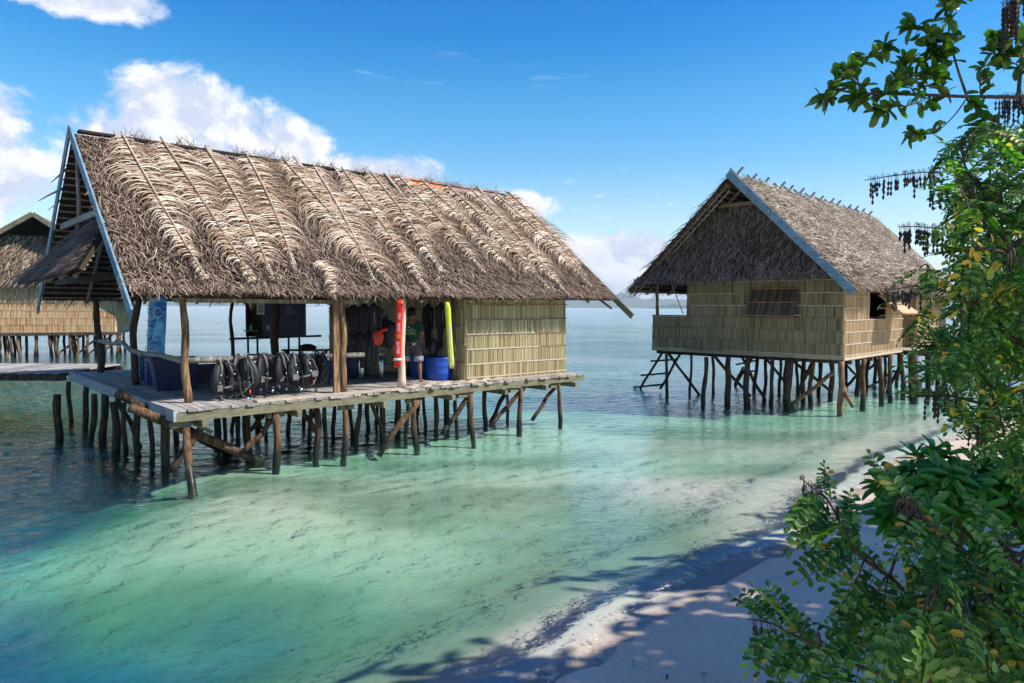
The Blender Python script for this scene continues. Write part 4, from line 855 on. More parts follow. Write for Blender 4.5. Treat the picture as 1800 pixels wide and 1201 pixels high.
# --- tub and crates
p = F1.on_z(306, 684, DK); TB = thing('storage_tub', 'large open navy blue storage tub standing behind the corner post', 'tub', F1.w(p.x, p.y, DK), F1.a-.15)
mb = MB(); w0, d0, w1_, d1_, h_ = .36, .30, .45, .38, .68
def tub(w0, d0, w1_, d1_, h_, th=.02):
    mb = MB(); O = [(-w0, -d0, 0), (w0, -d0, 0), (w0, d0, 0), (-w0, d0, 0), (-w1_, -d1_, h_), (w1_, -d1_, h_), (w1_, d1_, h_), (-w1_, d1_, h_)]
    I = [(x*(1-th*2.4), y*(1-th*2.4), z+(th if z == 0 else 0)) for x, y, z in O]; mb.add(O+I, [(3, 2, 1, 0), (0, 1, 5, 4), (1, 2, 6, 5), (2, 3, 7, 6), (3, 0, 4, 7), (8, 9, 10, 11), (9, 8, 12, 13), (10, 9, 13, 14), (11, 10, 14, 15), (8, 11, 15, 12), (4, 5, 13, 12), (5, 6, 14, 13), (6, 7, 15, 14), (7, 4, 12, 15)]); return mb
tub(w0, d0, w1_, d1_, h_).build('tub_body', M['navy'], TB, bevel=.012)
mb = MB(); z = h_-.03
mb.beam((-.47, -.40, z), (.47, -.40, z), .04, .05); mb.beam((-.47, .40, z), (.47, .40, z), .04, .05); mb.beam((-.47, -.38, z), (-.47, .38, z), .04, .05); mb.beam((.47, -.38, z), (.47, .38, z), .04, .05); mb.build('rim', M['navy'], TB)
def bottle_crate(label, px, py, rz, h_=.58, w_=.17):
    p = F1.on_z(px, py, DK); T = thing('bottle_crate', label, 'crate', F1.w(p.x, p.y, DK), F1.a+rz, 'blue bottle crates beside the tub')
    mb = MB()
    for k in range(4):
        z = h_*k/4
        for z2 in (z+.008, z+.075, z+h_/4-.012):
            for y in (-w_, w_): mb.beam((-w_, y, z2), (w_, y, z2), .016, .02)
            for x in (-w_, w_): mb.beam((x, -w_, z2), (x, w_, z2), .016, .02)
        for x in np.linspace(-w_, w_, 6):
            for y in (-w_, w_): mb.beam((x, y, z), (x, y, z+h_/4-.012), .014, .02, (0, 1, 0))
            mb.beam((-w_, x, z), (-w_, x, z+h_/4-.012), .014, .02, (0, 1, 0)); mb.beam((w_, x, z), (w_, x, z+h_/4-.012), .014, .02, (0, 1, 0))
    mb.build('crate_frame', M['crate_blue'], T)
    for x in (-.09, .0, .09):
        for y in (-.09, .0, .09): MB().lathe((x, y, .02), [(.036, 0), (.038, h_*.8), (.014, h_*.93), (.014, h_+.01), (.001, h_+.015)], 10).build('bottle', M['teal'], T, True)
    return T
bottle_crate('blue bottle crate stack at the foot of the banner, left one', 256, 668, .1); bottle_crate('blue bottle crate stack squeezed against the navy tub', 272, 676, -.1, .60)
def slat_crate(label, px, py, rz, w_, d_, h_, mat):
    p = F1.on_z(px, py, DK); T = thing('slatted_crate', label, 'crate', F1.w(p.x, p.y, DK), F1.a+rz)
    mb = MB()
    for z in np.linspace(.03, h_-.03, 5):
        for y in (-d_, d_): mb.beam((-w_, y, z), (w_, y, z), .02, h_/8)
        for x in (-w_, w_): mb.beam((x, -d_, z), (x, d_, z), .02, h_/8)
    for x in np.linspace(-w_, w_, 5):
        for y in (-d_, d_): mb.beam((x, y*1.02, 0), (x, y*1.02, h_), .03, .03, (0, 1, 0))
    mb.box(-w_, w_, -d_, d_, .005, .02); mb.build('crate_frame', M[mat], T)
slat_crate('dark slatted crate in the shade right of the navy tub', 357, 673, .0, .34, .26, .42, 'navy')
slat_crate('blue slatted crate on the deck behind the middle vests', 515, 658, .2, .30, .22, .40, 'crate_blue')
slat_crate('second blue crate, behind the right-hand vests', 578, 664, .1, .26, .22, .40, 'crate_blue')
# --- tall banner with a globe emblem
m, t = material('banner_print'); co = objco(t); n = t.noise(t.scale(co, 1, 1, .7), 4.2, 4, .5, .8); rg = t.n('ShaderNodeTexWave', wave_type='RINGS', rings_direction='SPHERICAL')
rg.inputs['Scale'].default_value = 2.4; rg.inputs['Distortion'].default_value = 3.0; t.l(co, rg.inputs['Vector'])
c = t.ramp(n, [(.30, (.02, .12, .62)), (.45, (.04, .34, .85)), (.56, (.14, .62, .92)), (.68, (.60, .86, .95))]); c = t.mix(t.m('MULTIPLY', t.ss(rg.outputs[1], .75, .95), .35), c, (.4, .75, .95, 1)); finish(t, c, .5, None); M['banner'] = m
p = pz(278, 668, DK); BN = thing('banner_flag', 'tall blue advertising banner with white writing and a globe emblem', 'banner', p, R(-8))
mb = MB(); V = []; hs = np.linspace(.05, 2.15, 22)
def bw(h): return (-.34+.085*h+.01*math.sin(h*3), .20+.02*h-.03*math.sin(h*2))
for h in hs:
    a, b = bw(h)
    for k in range(6): x = a+(b-a)*k/5; V.append((x, .025*math.sin(h*2.5+k*.9), h))
for y in (0, .012): mb.v += [(v[0], v[1]+y, v[2]) for v in V]
nn = len(V)
for i in range(21):
    for k in range(5): a = i*6+k; mb.f.append((a, a+1, a+7, a+6)); mb.f.append((a+nn+6, a+nn+7, a+nn+1, a+nn))
mb.build('banner_cloth', M['banner'], BN, True)
MB().tube([(bw(h)[0]-.01, .01, h) for h in (0, .6, 1.2, 1.8, 2.2)], .014, 7).build('flag_pole', M['steel'], BN, True)
MB().box(-.35, .2, -.12, .12, 0, .03).build('foot_plate', M['black'], BN)
Rz = lambda x, z, an: Matrix.Translation((x, -.045, z)) @ Matrix.Rotation(R(90), 4, 'X') @ Matrix.Rotation(R(an), 4, 'Z')
text('The Way the World', .165, M['white'], BN, Rz(-.185, 1.38, 86), align='CENTER', th=.004)
text('PADI', .10, M['white'], BN, Rz(-.02, .815, 0), th=.004); text('PADI', .13, M['white'], BN, Rz(.0, .20, 0), th=.004)
mb = MB(); gc = (-.04, .52)                                   # globe: rings and meridians, red diver mark
def ringpts(rx, rz_, a0=0, a1=360, n=28): return [(gc[0]+rx*math.cos(R(a0+(a1-a0)*i/n)), -.045, gc[1]+rz_*math.sin(R(a0+(a1-a0)*i/n))) for i in range(n+1)]
mb.tube(ringpts(.17, .20), .007, 5); mb.tube(ringpts(.09, .20), .005, 5); mb.tube([(gc[0], -.045, gc[1]-.2), (gc[0], -.045, gc[1]+.2)], .005, 5)
for dz in (-.12, -.04, .04, .12): wd = .17*math.sqrt(1-(dz/.2)**2); mb.tube([(gc[0]-wd, -.045, gc[1]+dz), (gc[0]+wd, -.045, gc[1]+dz)], .005, 5)
mb.build('globe_emblem', M['white'], BN)
MB().add([(gc[0]+x, y, gc[1]+z) for y in (-.05, -.046) for x, z in ((-.15, .08), (-.07, .10), (-.06, .0), (.09, -.04), (.12, -.09), (.02, -.11), (-.12, -.05))], [(0, 1, 2, 3, 4, 5, 6), (13, 12, 11, 10, 9, 8, 7)]).build('globe_emblem', M['red'], BN)
mb = MB()
for cx, cz, r_ in ((.06, 1.62, .105), (.10, 1.98, .05), (-.02, 1.02, .05)):
    mb.tube([(cx+r_*math.cos(a), -.045, cz+r_*1.1*math.sin(a)) for a in np.linspace(.6, 5.8, 18)], .020, 5)
mb.build('ring_print', M['white'], BN)
# --- dark board cabinet standing at the back edge
p0 = F1.on_z(436, 641, DK); KB = thing('board_cabinet', 'dark open-fronted cabinet on thin legs standing at the back edge of the deck', 'cabinet', F1.w(3.05, 8.2, DK), 0)
a = pd(432, 592, 21.3)-KB.location; b = pd(531, 594, 21.3)-KB.location; z0 = a.z; z1 = z0+1.12; x0, x1 = a.x, b.x; y0 = a.y
MB().box(x0, x1, y0+.40, y0+.43, z0, z1).build('back_board', M['post_dark'], KB); MB().box(x0, x0+.03, y0, y0+.40, z0, z1).build('side_board', M['post_dark'], KB)
MB().box(x1-.03, x1, y0, y0+.40, z0, z1).build('side_board', M['post_dark'], KB); MB().box(x0+.03, x1-.03, y0, y0+.40, z0, z0+.03).build('shelf', M['post_dark'], KB)
MB().box(x0+.50, x1-.03, y0+.02, y0+.05, z0+.03, z1).build('door', M['navy'], KB)
MB().box(x0-.02, x0+.42, y0-.15, y0, z0+.17, z0+.20).build('small_shelf', M['board'], KB)
for x in (x0+.05, x0+.34, x0+1.30, x1-.10): MB().box(x-.025, x+.025, y0+.02, y0+.07, -.05, z0).build('leg', M['post_dark'], KB)
MB().box(x0, x1+.3, y0+.0, y0+.35, .28, .31).build('lower_shelf', M['post_dark'], KB)
MB().box(x0+.35, x0+.58, y0+.005, y0+.017, z0+.68, z0+1.02).build('poster_frame', M['white'], KB); MB().box(x0+.39, x0+.54, y0-.001, y0+.004, z0+.73, z0+.97).build('poster', M['photo_pale'], KB)
mb = MB()
for k in range(5): mb.box(x0+1.22, x0+1.22+random.uniform(.2, .34), y0+.008, y0+.018, z0+.70+k*.055, z0+.715+k*.055)
mb.build('notice_lines', M['photo_pale'], KB)
gb = thing('green_bottle', 'small mint green bottle on the little shelf of the dark cabinet', 'bottle', KB.location+Vector((x0+.20, y0-.07, z0+.20)))
MB().lathe((0, 0, 0), [(.035, 0), (.038, .01), (.038, .13), (.018, .17), (.016, .20), (.001, .205)], 14).build('bottle_body', M['mint'], gb, True)
cp = thing('cup', 'white cup hanging at the front of the dark cabinet', 'cup', KB.location+Vector((x0+.72, y0-.06, z0+.22)))
MB().lathe((0, 0, 0), [(.035, 0), (.045, .10), (.048, .12), (.042, .12), (.034, .02)], 14).build('cup_body', M['white'], cp, True)
MB().box(-.09, .09, -.05, .07, -.03, -.002).build('saucer_shelf', M['board'], cp)
# low bench with a crumpled black bag
p = F1.on_z(528, 640, DK); BQ = thing('wooden_bench', 'low dark bench behind the rail near the back edge', 'bench', F1.w(p.x+.1, 7.5, DK), F1.a-.6)
MB().box(-.75, .65, -.18, .18, .42, .47).build('seat', M['post_dark'], BQ)
for x in (-.65, .55):
    for y in (-.13, .13): MB().box(x-.03, x+.03, y-.03, y+.03, 0, .42).build('leg', M['post_dark'], BQ)
bg_ = tag(MB().lathe((0, 0, 0), [(.10, 0), (.24, .02), (.27, .07), (.20, .14), (.10, .18), (.02, .19)], 12).build('black_bag', M['black'], None, True), 'crumpled black bag lying on the low bench', 'bag'); bg_.location = BQ.location+Vector((0, 0, .47)); bg_.scale = (1.1, .6, .9)
# --- surface marker buoys hanging from the eave
def buoy(name, label, px, top, bot, mat, d, hw, cat='marker buoy'):
    a = pd(px[0], top, d); b = pd(px[1], bot, d); T = thing(name, label, cat, a, 0); L_ = a.z-b.z; dx = b.x-a.x; mb = MB(); n = 14; N_ = 12
    for i in range(N_+1):
        t_ = i/N_; e = 1 if .04 < t_ < .96 else .62; w_ = hw*e*(1-.10*math.sin(t_*3.1)); dp = .035*e
        for k in range(n): an = 6.2832*k/n; mb.v.append((dx*t_+w_*math.cos(an), dp*math.sin(an)+.01*math.sin(t_*7), -L_*t_))
    for i in range(N_):
        for k in range(n): q = i*n+k; r_ = i*n+(k+1) % n; mb.f.append((q, q+n, r_+n, r_))
    mb.f.append(tuple(range(n))); mb.f.append(tuple(N_*n+k for k in range(n-1, -1, -1))); mb.build('buoy_tube', M[mat], T, True)
    MB().tube([(0, 0, -.02), (0, .03, .25)], .006, 5).build('hanging_cord', M['black'], T)
    return T, dx, L_
dR = F1.w(*F1.on_v(700, 530, .02)).y
SR, dx, L_ = buoy('marker_buoy', 'bright red inflatable marker buoy with white lettering hanging beside the pale pole', (703, 698), 527, 647, 'red', dR, .085)
Mx = lambda x, z, an, y=-.060: Matrix.Translation((x, y, z)) @ Matrix.Rotation(R(90), 4, 'X') @ Matrix.Rotation(R(an), 4, 'Z')
text('NO', .085, M['white'], SR, Mx(dx*.25+.015, -L_*.24, 90)); text('DIVER', .085, M['white'], SR, Mx(dx*.42+.015, -L_*.40, 90), xs=.8); text('BELOW', .085, M['white'], SR, Mx(dx*.7+.015, -L_*.70, 90), xs=.9)
mb = MB(); mb.box(dx*.54-.02, dx*.54+.06, -.052, -.046, -L_*.565, -L_*.50); mb.build('orange_patch', M['orange'], SR)
MB().lathe((dx*.87, 0, -L_*.89), [(.0865, 0), (.0868, .05)], 20).build('white_band', M['white'], SR, True).scale = (1, .45, 1)
MB().lathe((.05, -.04, -.10), [(.001, 0), (.02, 0), (.02, .02), (.001, .02)], 10, 'y').build('valve', M['black'], SR, True)
dY = F1.w(*F1.on_v(790, 530, .05)).y
SY, dx, L_ = buoy('marker_buoy', 'yellow inflatable marker buoy with a pale face hanging over the blue drum', (786, 794), 531, 648, 'yellow', dY, .070)
MB().beam((dx*.35+.02, -.038, -L_*.35), (dx*.96+.01, -.038, -L_*.96), .05, .012, (0, 1, 0)).build('cream_face', M['cream'], SY)
# --- drums and jerry cans
def drum(label, px, py, r, h, mat, open_=True, group='blue plastic drums'):
    p = pz(px, py, DK); T = thing('drum', label, 'drum', p, 0, group); rr_ = lambda a, b: [(r*a, h*b)]
    prof = [(.001, 0), (r*.93, 0), (r*.97, .03), (r, h*.12), (r*1.01, h*.30), (r*1.03, h*.33), (r*1.01, h*.36), (r*1.01, h*.62), (r*1.03, h*.65), (r*1.01, h*.68), (r, h*.93), (r*1.02, h*.95), (r*1.02, h)]
    prof += [(r*.96, h), (r*.95, h*.12), (.001, h*.12)] if open_ else [(r*.9, h), (r*.88, h-.02), (.001, h-.02)]
    MB().lathe((0, 0, 0), prof, 28).build('drum_body', M[mat], T, True); return T
drum('wide open-topped blue drum standing at the deck edge below the yellow buoy', 774, 667, .345, .56, 'blue')
drum('blue drum behind the legs of the standing person', 741, 662, .27, .58, 'blue')
dd = drum('tall dark blue drum in the shade right of the plank post', 622, 664, .25, .80, 'navy', False)
def jerry(label, px, py, dep=None):
    T = thing('water_bottle', label, 'water bottle', pz(px, py, DK), 0)
    MB().lathe((0, 0, 0), [(.001, 0), (.12, .0), (.135, .02), (.135, .12), (.128, .13), (.135, .14), (.135, .24), (.128, .25), (.135, .26), (.13, .33), (.05, .40), (.03, .42), (.03, .46), (.001, .465)], 18).build('bottle_body', M['teal'], T, True)
    MB().tube([(-.03, -.05, .40), (-.06, -.07, .47), (.0, -.07, .50), (.05, -.05, .42)], .010, 6).build('yellow_handle', M['yellow'], T, True)
jerry('clear blue water bottle on the floor beside the dark drum', 639, 660)
# --- hanging wetsuits, work table, tanks, fan, red jacket
def wetsuit(label, px, top, d, H_, wd, rz=0.):
    T = thing('wetsuit', label, 'wetsuit', pd(px, top, d), rz, 'black wetsuits hanging in the store')
    mb = MB(); n = 12
    def limb(pts, rs, dp=.5):
        b0 = len(mb.v)
        for (x, z), r_ in zip(pts, rs):
            for k in range(n): a = 6.2832*k/n; mb.v.append((x+r_*math.cos(a), r_*dp*math.sin(a), z))
        for i in range(len(pts)-1):
            for k in range(n): a = b0+i*n+k; b = b0+i*n+(k+1) % n; mb.f.append((a, a+n, b+n, b))
        mb.f.append(tuple(b0+k for k in range(n))); mb.f.append(tuple(b0+(len(pts)-1)*n+k for k in range(n-1, -1, -1)))
    limb([(0, 0), (0, -.06), (0, -.14), (0, -.35), (0, -.62), (0, -.72)], [.05, .10, wd, wd*.92, wd*.85, wd*.8], .45)
    for s in (-1, 1):
        limb([(s*wd*.8, -.08), (s*wd*1.15, -.22), (s*wd*1.25, -.42), (s*wd*1.2, -.66)], [.06, .055, .045, .035], .8)
        limb([(s*wd*.42, -.66), (s*wd*.46, -.9), (s*wd*.40, -1.15), (s*wd*.42, -H_)], [wd*.48, wd*.38, wd*.28, .045], .7)
    mb.build('suit_body', M['neoprene'], T, True)
    MB().tube([(-wd*.8, 0, -.05), (0, 0, .05), (wd*.8, 0, -.05)], .01, 5).build('hanger', M['steel'], T, True); MB().tube([(0, 0, .05), (0, 0, .14), (.03, 0, .17)], .006, 5).build('hanger_hook', M['steel'], T, True)
    MB().tube([(wd*.3, -wd*.47, -.2), (wd*.38, -wd*.48, -.5)], .008, 5).build('side_stripe', M['board'], T)
wetsuit('black wetsuit hanging right of the dark drum, hood under the eave', 640, 534, 16.2, 1.50, .15, .1)
wetsuit('long black wetsuit hanging closest to the red jacket', 657, 533, 16.0, 1.62, .13, -.2)
wetsuit('black wetsuit hanging at the back by the plank post', 622, 536, 16.8, 1.25, .16, .3)
wetsuit('black wetsuit hanging on the woven wall left of the yellow buoy', 774, 532, 17.3, .95, .11, .9)
wetsuit('short black wetsuit hanging on the woven wall behind the person', 752, 534, 17.6, 1.0, .12, .9)
TBL = thing('work_table', 'grey work table in the shaded store carrying gear', 'table', pz(655, 662, DK), F1.a-.35)
MB().box(-.85, .95, -.28, .28, .72, .77).build('table_top', M['board'], TBL); MB().box(-.85, .95, -.24, .24, .28, .31).build('shelf', M['board'], TBL)
for x in (-.78, .88):
    for y in (-.22, .22): MB().box(x-.035, x+.035, y-.035, y+.035, 0, .72).build('leg', M['post_dark'], TBL)
def tank(label, off, lie=False):
    T = thing('air_tank', label, 'air tank', TBL.matrix_basis @ Vector(off), TBL.rotation_euler.z, 'steel air tanks in the store')
    MB().lathe((0, 0, 0), [(.001, 0), (.085, .0), (.09, .02), (.09, .42), (.06, .50), (.03, .53), (.03, .56), (.001, .57)], 16).build('cylinder', M['steel'], T, True)
    MB().lathe((0, 0, .56), [(.02, 0), (.02, .05), (.001, .05)], 8).add([(-.05, -.012, .58), (.05, -.012, .58), (.05, .012, .58), (-.05, .012, .58), (-.05, -.012, .61), (.05, -.012, .61), (.05, .012, .61), (-.05, .012, .61)], [(3, 2, 1, 0), (4, 5, 6, 7), (0, 1, 5, 4), (1, 2, 6, 5), (2, 3, 7, 6), (3, 0, 4, 7)]).build('valve', M['steel'], T)
bpy.context.view_layer.update()
tank('steel air tank under the left half of the work table', (-.35, -.38, .0)); tank('steel air tank under the middle of the work table', (.15, -.38, .0)); tank('steel air tank under the right end of the work table', (.65, -.40, .0))
RJ = thing('red_jacket', 'bright red jacket slumped on the work table beside the black jacket', 'jacket', pd(664, 604, 15.9), 0)
def blob(c, r, seed, sc, n=18):
    g = random.Random(seed); mb = MB(); 
    for i in range(n//2+1):
        th = math.pi*i/(n//2)
        for k in range(n):
            ph = 6.2832*k/n; q = 1+.16*math.sin(3*ph+seed)+.12*math.sin(5*ph+4*th+seed*2)+.08*math.sin(9*ph-3*th); mb.v.append((c[0]+r*sc[0]*q*math.sin(th)*math.cos(ph), c[1]+r*sc[1]*q*math.sin(th)*math.sin(ph), c[2]+r*sc[2]*math.cos(th)*q))
    for i in range(n//2):
        for k in range(n): a = i*n+k; b = i*n+(k+1) % n; mb.f.append((a, a+n, b+n, b))
    return mb
blob((0, 0, .13), .12, 2, (1., .7, 1.25)).build('jacket_body', M['red_tip'], RJ, True); MB().tube([(.02, -.06, .22), (.12, -.08, .30), (.24, -.05, .34)], [.045, .04, .03], 8).build('sleeve', M['red'], RJ, True)
BJ = thing('black_jacket', 'black dive jacket heaped on the work table right of the red one', 'jacket', pd(682, 604, 16.1), 0)
blob((0, 0, .22), .24, 5, (1.0, .7, 1.2)).build('jacket_body', M['neoprene'], BJ, True); MB().tube([(.0, -.14, .10), (.07, -.15, .14), (.12, -.14, .13)], .012, 6).build('clip', M['steel'], BJ, True)
FN = thing('fan', 'round dark fan with a wire grille fixed high in the store', 'fan', pd(669, 558, 16.7), 0)
mb = MB()
for r_ in (.05, .10, .15, .19): mb.tube([(r_*math.cos(a), -.03+.05*(r_/.19)**2, r_*math.sin(a)) for a in np.linspace(0, 6.2832, 25)], .005 if r_ < .19 else .014, 5)
mb.build('grille', M['steel'], FN); mb = MB()
for k in range(5):
    a = k*1.2566; mb.add([(.03*math.cos(a), .02, .03*math.sin(a)), (.17*math.cos(a-.25), .0, .17*math.sin(a-.25)), (.18*math.cos(a+.1), .03, .18*math.sin(a+.1)), (.15*math.cos(a+.45), .05, .15*math.sin(a+.45))], [(0, 1, 2, 3)])
b_ = mb.build('fan_blade', M['grey_fab'], FN); so_ = b_.modifiers.new('thick', 'SOLIDIFY'); so_.thickness = .006
MB().lathe((0, -.02, 0), [(.001, 0), (.04, 0), (.05, .03), (.06, .10), (.001, .12)], 14, 'y').build('motor', M['grey_fab'], FN, True)
# black bag with straps on the floor by the woven wall
p = pz(762, 640, 1.55); BG = thing('mesh_bag', 'black gear bag hanging on the woven wall between person and drum', 'bag', pd(762, 612, 17.1), F1.a)
blob((0, 0, 0), .17, 8, (.8, .5, 1.2)).build('bag_body', M['black'], BG, True); MB().tube([(-.06, 0, .15), (0, 0, .34), (.06, 0, .15)], .012, 6).build('strap', M['black'], BG, True)

# ================================================================== PERSON (back view)
PS = thing('person', 'person in dark green shirt and grey shorts standing barefoot with back turned', 'person', F1.w(5.72, 1.30, DK)+Vector((0, 0, 0)), R(-12))
def skin(name, nodes, edges, mat, parent, root=0, sub=2):
    me = bpy.data.meshes.new(name); me.from_pydata([n[:3] for n in nodes], edges, []); me.update(); o = link(name, me, mat, parent)
    sk = o.modifiers.new('skin', 'SKIN'); sk.use_smooth_shade = True; d = me.skin_vertices[0].data
    for i, n_ in enumerate(nodes): r = n_[3] if hasattr(n_[3], '__len__') else (n_[3], n_[3]); d[i].radius = r; d[i].use_root = (i == root)
    ss_ = o.modifiers.new('sub', 'SUBSURF'); ss_.levels = sub; ss_.render_levels = sub; return o
N_ = []; E_ = []
def nd(x, y, z, r, par=None): N_.append((x, y, z, r)); i = len(N_)-1; (E_.append((par, i)) if par is not None else None); return i
pel = nd(0, 0, .93, (.15, .11)); w_ = nd(0, .01, 1.08, (.13, .09), pel); ch = nd(0, .01, 1.28, (.155, .10), w_); c2 = nd(0, .0, 1.41, (.13, .085), ch); nk = nd(0, .02, 1.50, .056, c2); h1_ = nd(0, .035, 1.575, .075, nk); h2_ = nd(0, .03, 1.64, (.082, .095), h1_); h3_ = nd(0, .025, 1.70, (.07, .08), h2_)
nd(0, .135, 1.61, .018, h1_); nd(0, .105, 1.555, .032, h1_); nd(-.088, .03, 1.615, (.012, .024), h1_); nd(.088, .03, 1.615, (.012, .024), h1_)
for s in (-1, 1):
    sh = nd(s*.175, .0, 1.405, .062, c2); el_ = nd(s*.255, .02, 1.15, .046, sh); fr_ = nd(s*.22, .14, 1.12, .042, el_); wr = nd(s*.16, .27, 1.13, .028, fr_); pm = nd(s*.145, .33, 1.13, (.038, .018), wr)
    for k, (a, l_) in enumerate(((-.024, .062), (-.008, .072), (.008, .068), (.024, .052))):
        f1 = nd(s*.145+a, .375, 1.128, .0095, pm); f2 = nd(s*.145+a*1.1, .375+l_*.5, 1.115, .0085, f1); nd(s*.145+a*1.1, .375+l_*.85, 1.095, .0075, f2)
    t1 = nd(s*.145-s*.036, .315, 1.12, .012, pm); nd(s*.145-s*.055, .345, 1.105, .010, t1)
    hp = nd(s*.10, .0, .86, (.10, .10), pel); th = nd(s*.15, .0, .66, .082, hp); kn = nd(s*.185, .02, .50, .056, th); cf = nd(s*.20, -.015, .34, .055, kn); an = nd(s*.21, -.01, .10, .034, cf); hl = nd(s*.212, -.03, .045, .034, an); bl = nd(s*.225, .09, .030, (.042, .024), hl)
    for k in range(5): nd(s*(.225+(k-2)*.017), .155-abs(k-1.2)*.010, .018, .0105 if k else .013, bl)
skin('body', N_, E_, M['skin'], PS)
sN = [(0, 0, .90, (.172, .135)), (0, .01, 1.08, (.172, .125)), (0, .01, 1.26, (.182, .125)), (0, 0, 1.40, (.155, .105)), (0, .015, 1.455, (.085, .07))]; sE = [(0, 1), (1, 2), (2, 3), (3, 4)]
for s in (-1, 1): k = len(sN); sN += [(s*.185, 0, 1.395, .078), (s*.238, .01, 1.26, .074), (s*.25, .015, 1.20, .072)]; sE += [(3, k), (k, k+1), (k+1, k+2)]
skin('shirt', sN, sE, M['shirt'], PS)
hN = [(0, 0, .965, (.165, .125))]; hE = []
for s in (-1, 1): k = len(hN); hN += [(s*.105, 0, .86, .125), (s*.145, 0, .70, .118), (s*.165, .005, .60, .115)]; hE += [(0, k), (k, k+1), (k+1, k+2)]
skin('shorts', hN, hE, M['shorts'], PS)
for s in (-1, 1): MB().lathe((s*.167, .005, .50), [(.098, 0), (.116, .0), (.119, .06), (.118, .13), (.10, .13)], 20).build('shorts_hem', M['shorts_hem'], PS, True)
mb = blob((0, .012, 1.665), .112, 3, (.86, 1.0, .98), 24); hz = mb.build('hair', M['hair'], PS, True)
Bk = lambda z: Matrix.Translation((0, -.148, z)) @ Matrix.Rotation(R(90), 4, 'X')
text('PAPUA', .088, M['print_green'], PS, Bk(1.235), 'shirt_print'); text('DIVING', .088, M['print_green'], PS, Bk(1.160), 'shirt_print')
MB().add([(x*.1-.02, -.150-y, 1.31+z*.1) for y in (0, .004) for x, z in ((-.5, .25), (-.1, .30), (.15, .05), (.10, -.25), (-.05, .08), (-.3, .12))], [(5, 4, 3, 2, 1, 0), (6, 7, 8, 9, 10, 11)]).build('shirt_print', M['white'], PS)
MB().add([(x*.1+.055, -.150-y, 1.285+z*.1) for y in (0, .004) for x, z in ((-.1, .1), (.2, .15), (.05, -.15))], [(2, 1, 0), (3, 4, 5)]).build('shirt_print', M['white'], PS)
MB().add([(x, -.143-y, .90+z) for y in (0, .004) for x, z in ((.06, .03), (.14, .035), (.13, -.01), (.07, -.015))], [(3, 2, 1, 0), (4, 5, 6, 7)]).build('pocket_tag', M['white'], PS)

# ================================================================== ISLANDS ON THE HORIZON
m, t = material('far_forest'); g = t.n('ShaderNodeNewGeometry'); finish(t, t.ramp(t.noise(g.outputs['Position'], .012, 6, .65), [(.3, (.018, .045, .02)), (.7, (.05, .10, .035))]), .95, None); M['island'] = m
def island(name, a0, a1, d, prof, seed):
    """rounded forested ridge seen between two pixel columns; prof gives heights in metres"""
    g_ = np.random.default_rng(seed); n = 90; dep = d*.16; V = []; ny_ = 9
    for j in range(ny_):
        yy = j/(ny_-1)
        for i in range(n):
            s = i/(n-1); px = a0+(a1-a0)*s; x = (px-900)/FPX*d; h = np.interp(s, np.linspace(0, 1, len(prof)), prof)*(1+.10*math.sin(s*37+seed)+.06*math.sin(s*91+seed*3)+g_.normal(0, .03))
            V.append((x, d+dep*(yy-.5), h*math.sin(math.pi*yy)**.7*(.8+.2*math.sin(yy*9+s*20))-.5))
    F = [(j*n+i, j*n+i+1, (j+1)*n+i+1, (j+1)*n+i) for j in range(ny_-1) for i in range(n-1)]
    me = bpy.data.meshes.new(name); me.from_pydata(V, [], F); me.update(); o = link(name, me, M['island'], None, True); tag(o, kind='structure'); return o
island('hills', 940, 1260, 7600, [10, 60, 95, 125, 140, 150, 120, 130, 90, 80, 20], 3)
island('hills', 150, 560, 6800, [10, 70, 90, 75, 95, 60, 40, 30, 25, 12, 2], 5)
island('hills', 1140, 1215, 4200, [3, 18, 26, 22, 8], 7)
# ================================================================== VEGETATION
def leaflet(L, W, fold=.22, curl=.15):
    xs_ = np.array([0, .30, .68, .92, 1.0])*L; hw = np.array([0, .36, .5, .34, 0])*W
    top = [(xs_[i], hw[i], hw[i]*fold*2-curl*xs_[i]**2/L) for i in range(5)]; bot = [(xs_[i], -hw[i], hw[i]*fold*2-curl*xs_[i]**2/L) for i in (3, 2, 1)]
    return np.array(top+bot), np.array([[0, 1, 2, 3, 4], [0, 4, 5, 6, 7]])
def pinnate(L, pairs, lw, ll, droop, g_):
    V = []; F = []; n = 0
    def put(P, X, Yv, v, f):
        nonlocal n
        Z_ = np.cross(X, Yv); V.append(P+v[:, :1]*X+v[:, 1:2]*Yv+v[:, 2:3]*Z_); F.append(f+n); n += len(v)
    for i in range(pairs+1):
        t_ = .18+.80*i/pairs; px_, pz_ = L*t_, -droop*L*t_*t_; P = np.array([px_, 0, pz_]); tg = vn(np.array([1., 0, -2*droop*t_])); up_ = np.array([-tg[2], 0, tg[0]])
        sz = (.72+.35*math.sin(math.pi*min(1, t_*.95)))
        for s in (-1, 1):
            a = R(g_.uniform(58, 76)) if i < pairs else R(g_.uniform(8, 25)); d = tg*math.cos(a)+np.array([0, s, 0])*math.sin(a)+up_*g_.uniform(-.28, .30); d = vn(d); y = vn(np.cross(up_, d)); v, f = leaflet(ll*sz*g_.uniform(.88, 1.1), lw*sz, g_.uniform(.10, .35), g_.uniform(-.1, .4)); put(P, d, y, v, f)
            if i == pairs: break
    v = np.array([(0, 0, 0), (.3*L, .0022, -droop*L*.09), (.6*L, .0018, -droop*L*.36), (.98*L, .001, -droop*L*.96), (L, 0, -droop*L), (.98*L, -.001, -droop*L*.96), (.6*L, -.0018, -droop*L*.36), (.3*L, -.0022, -droop*L*.09)]); V.append(v); F.append(np.array([[0, 1, 2, 3, 4], [0, 4, 5, 6, 7]])+n)
    return np.concatenate(V), np.concatenate(F)
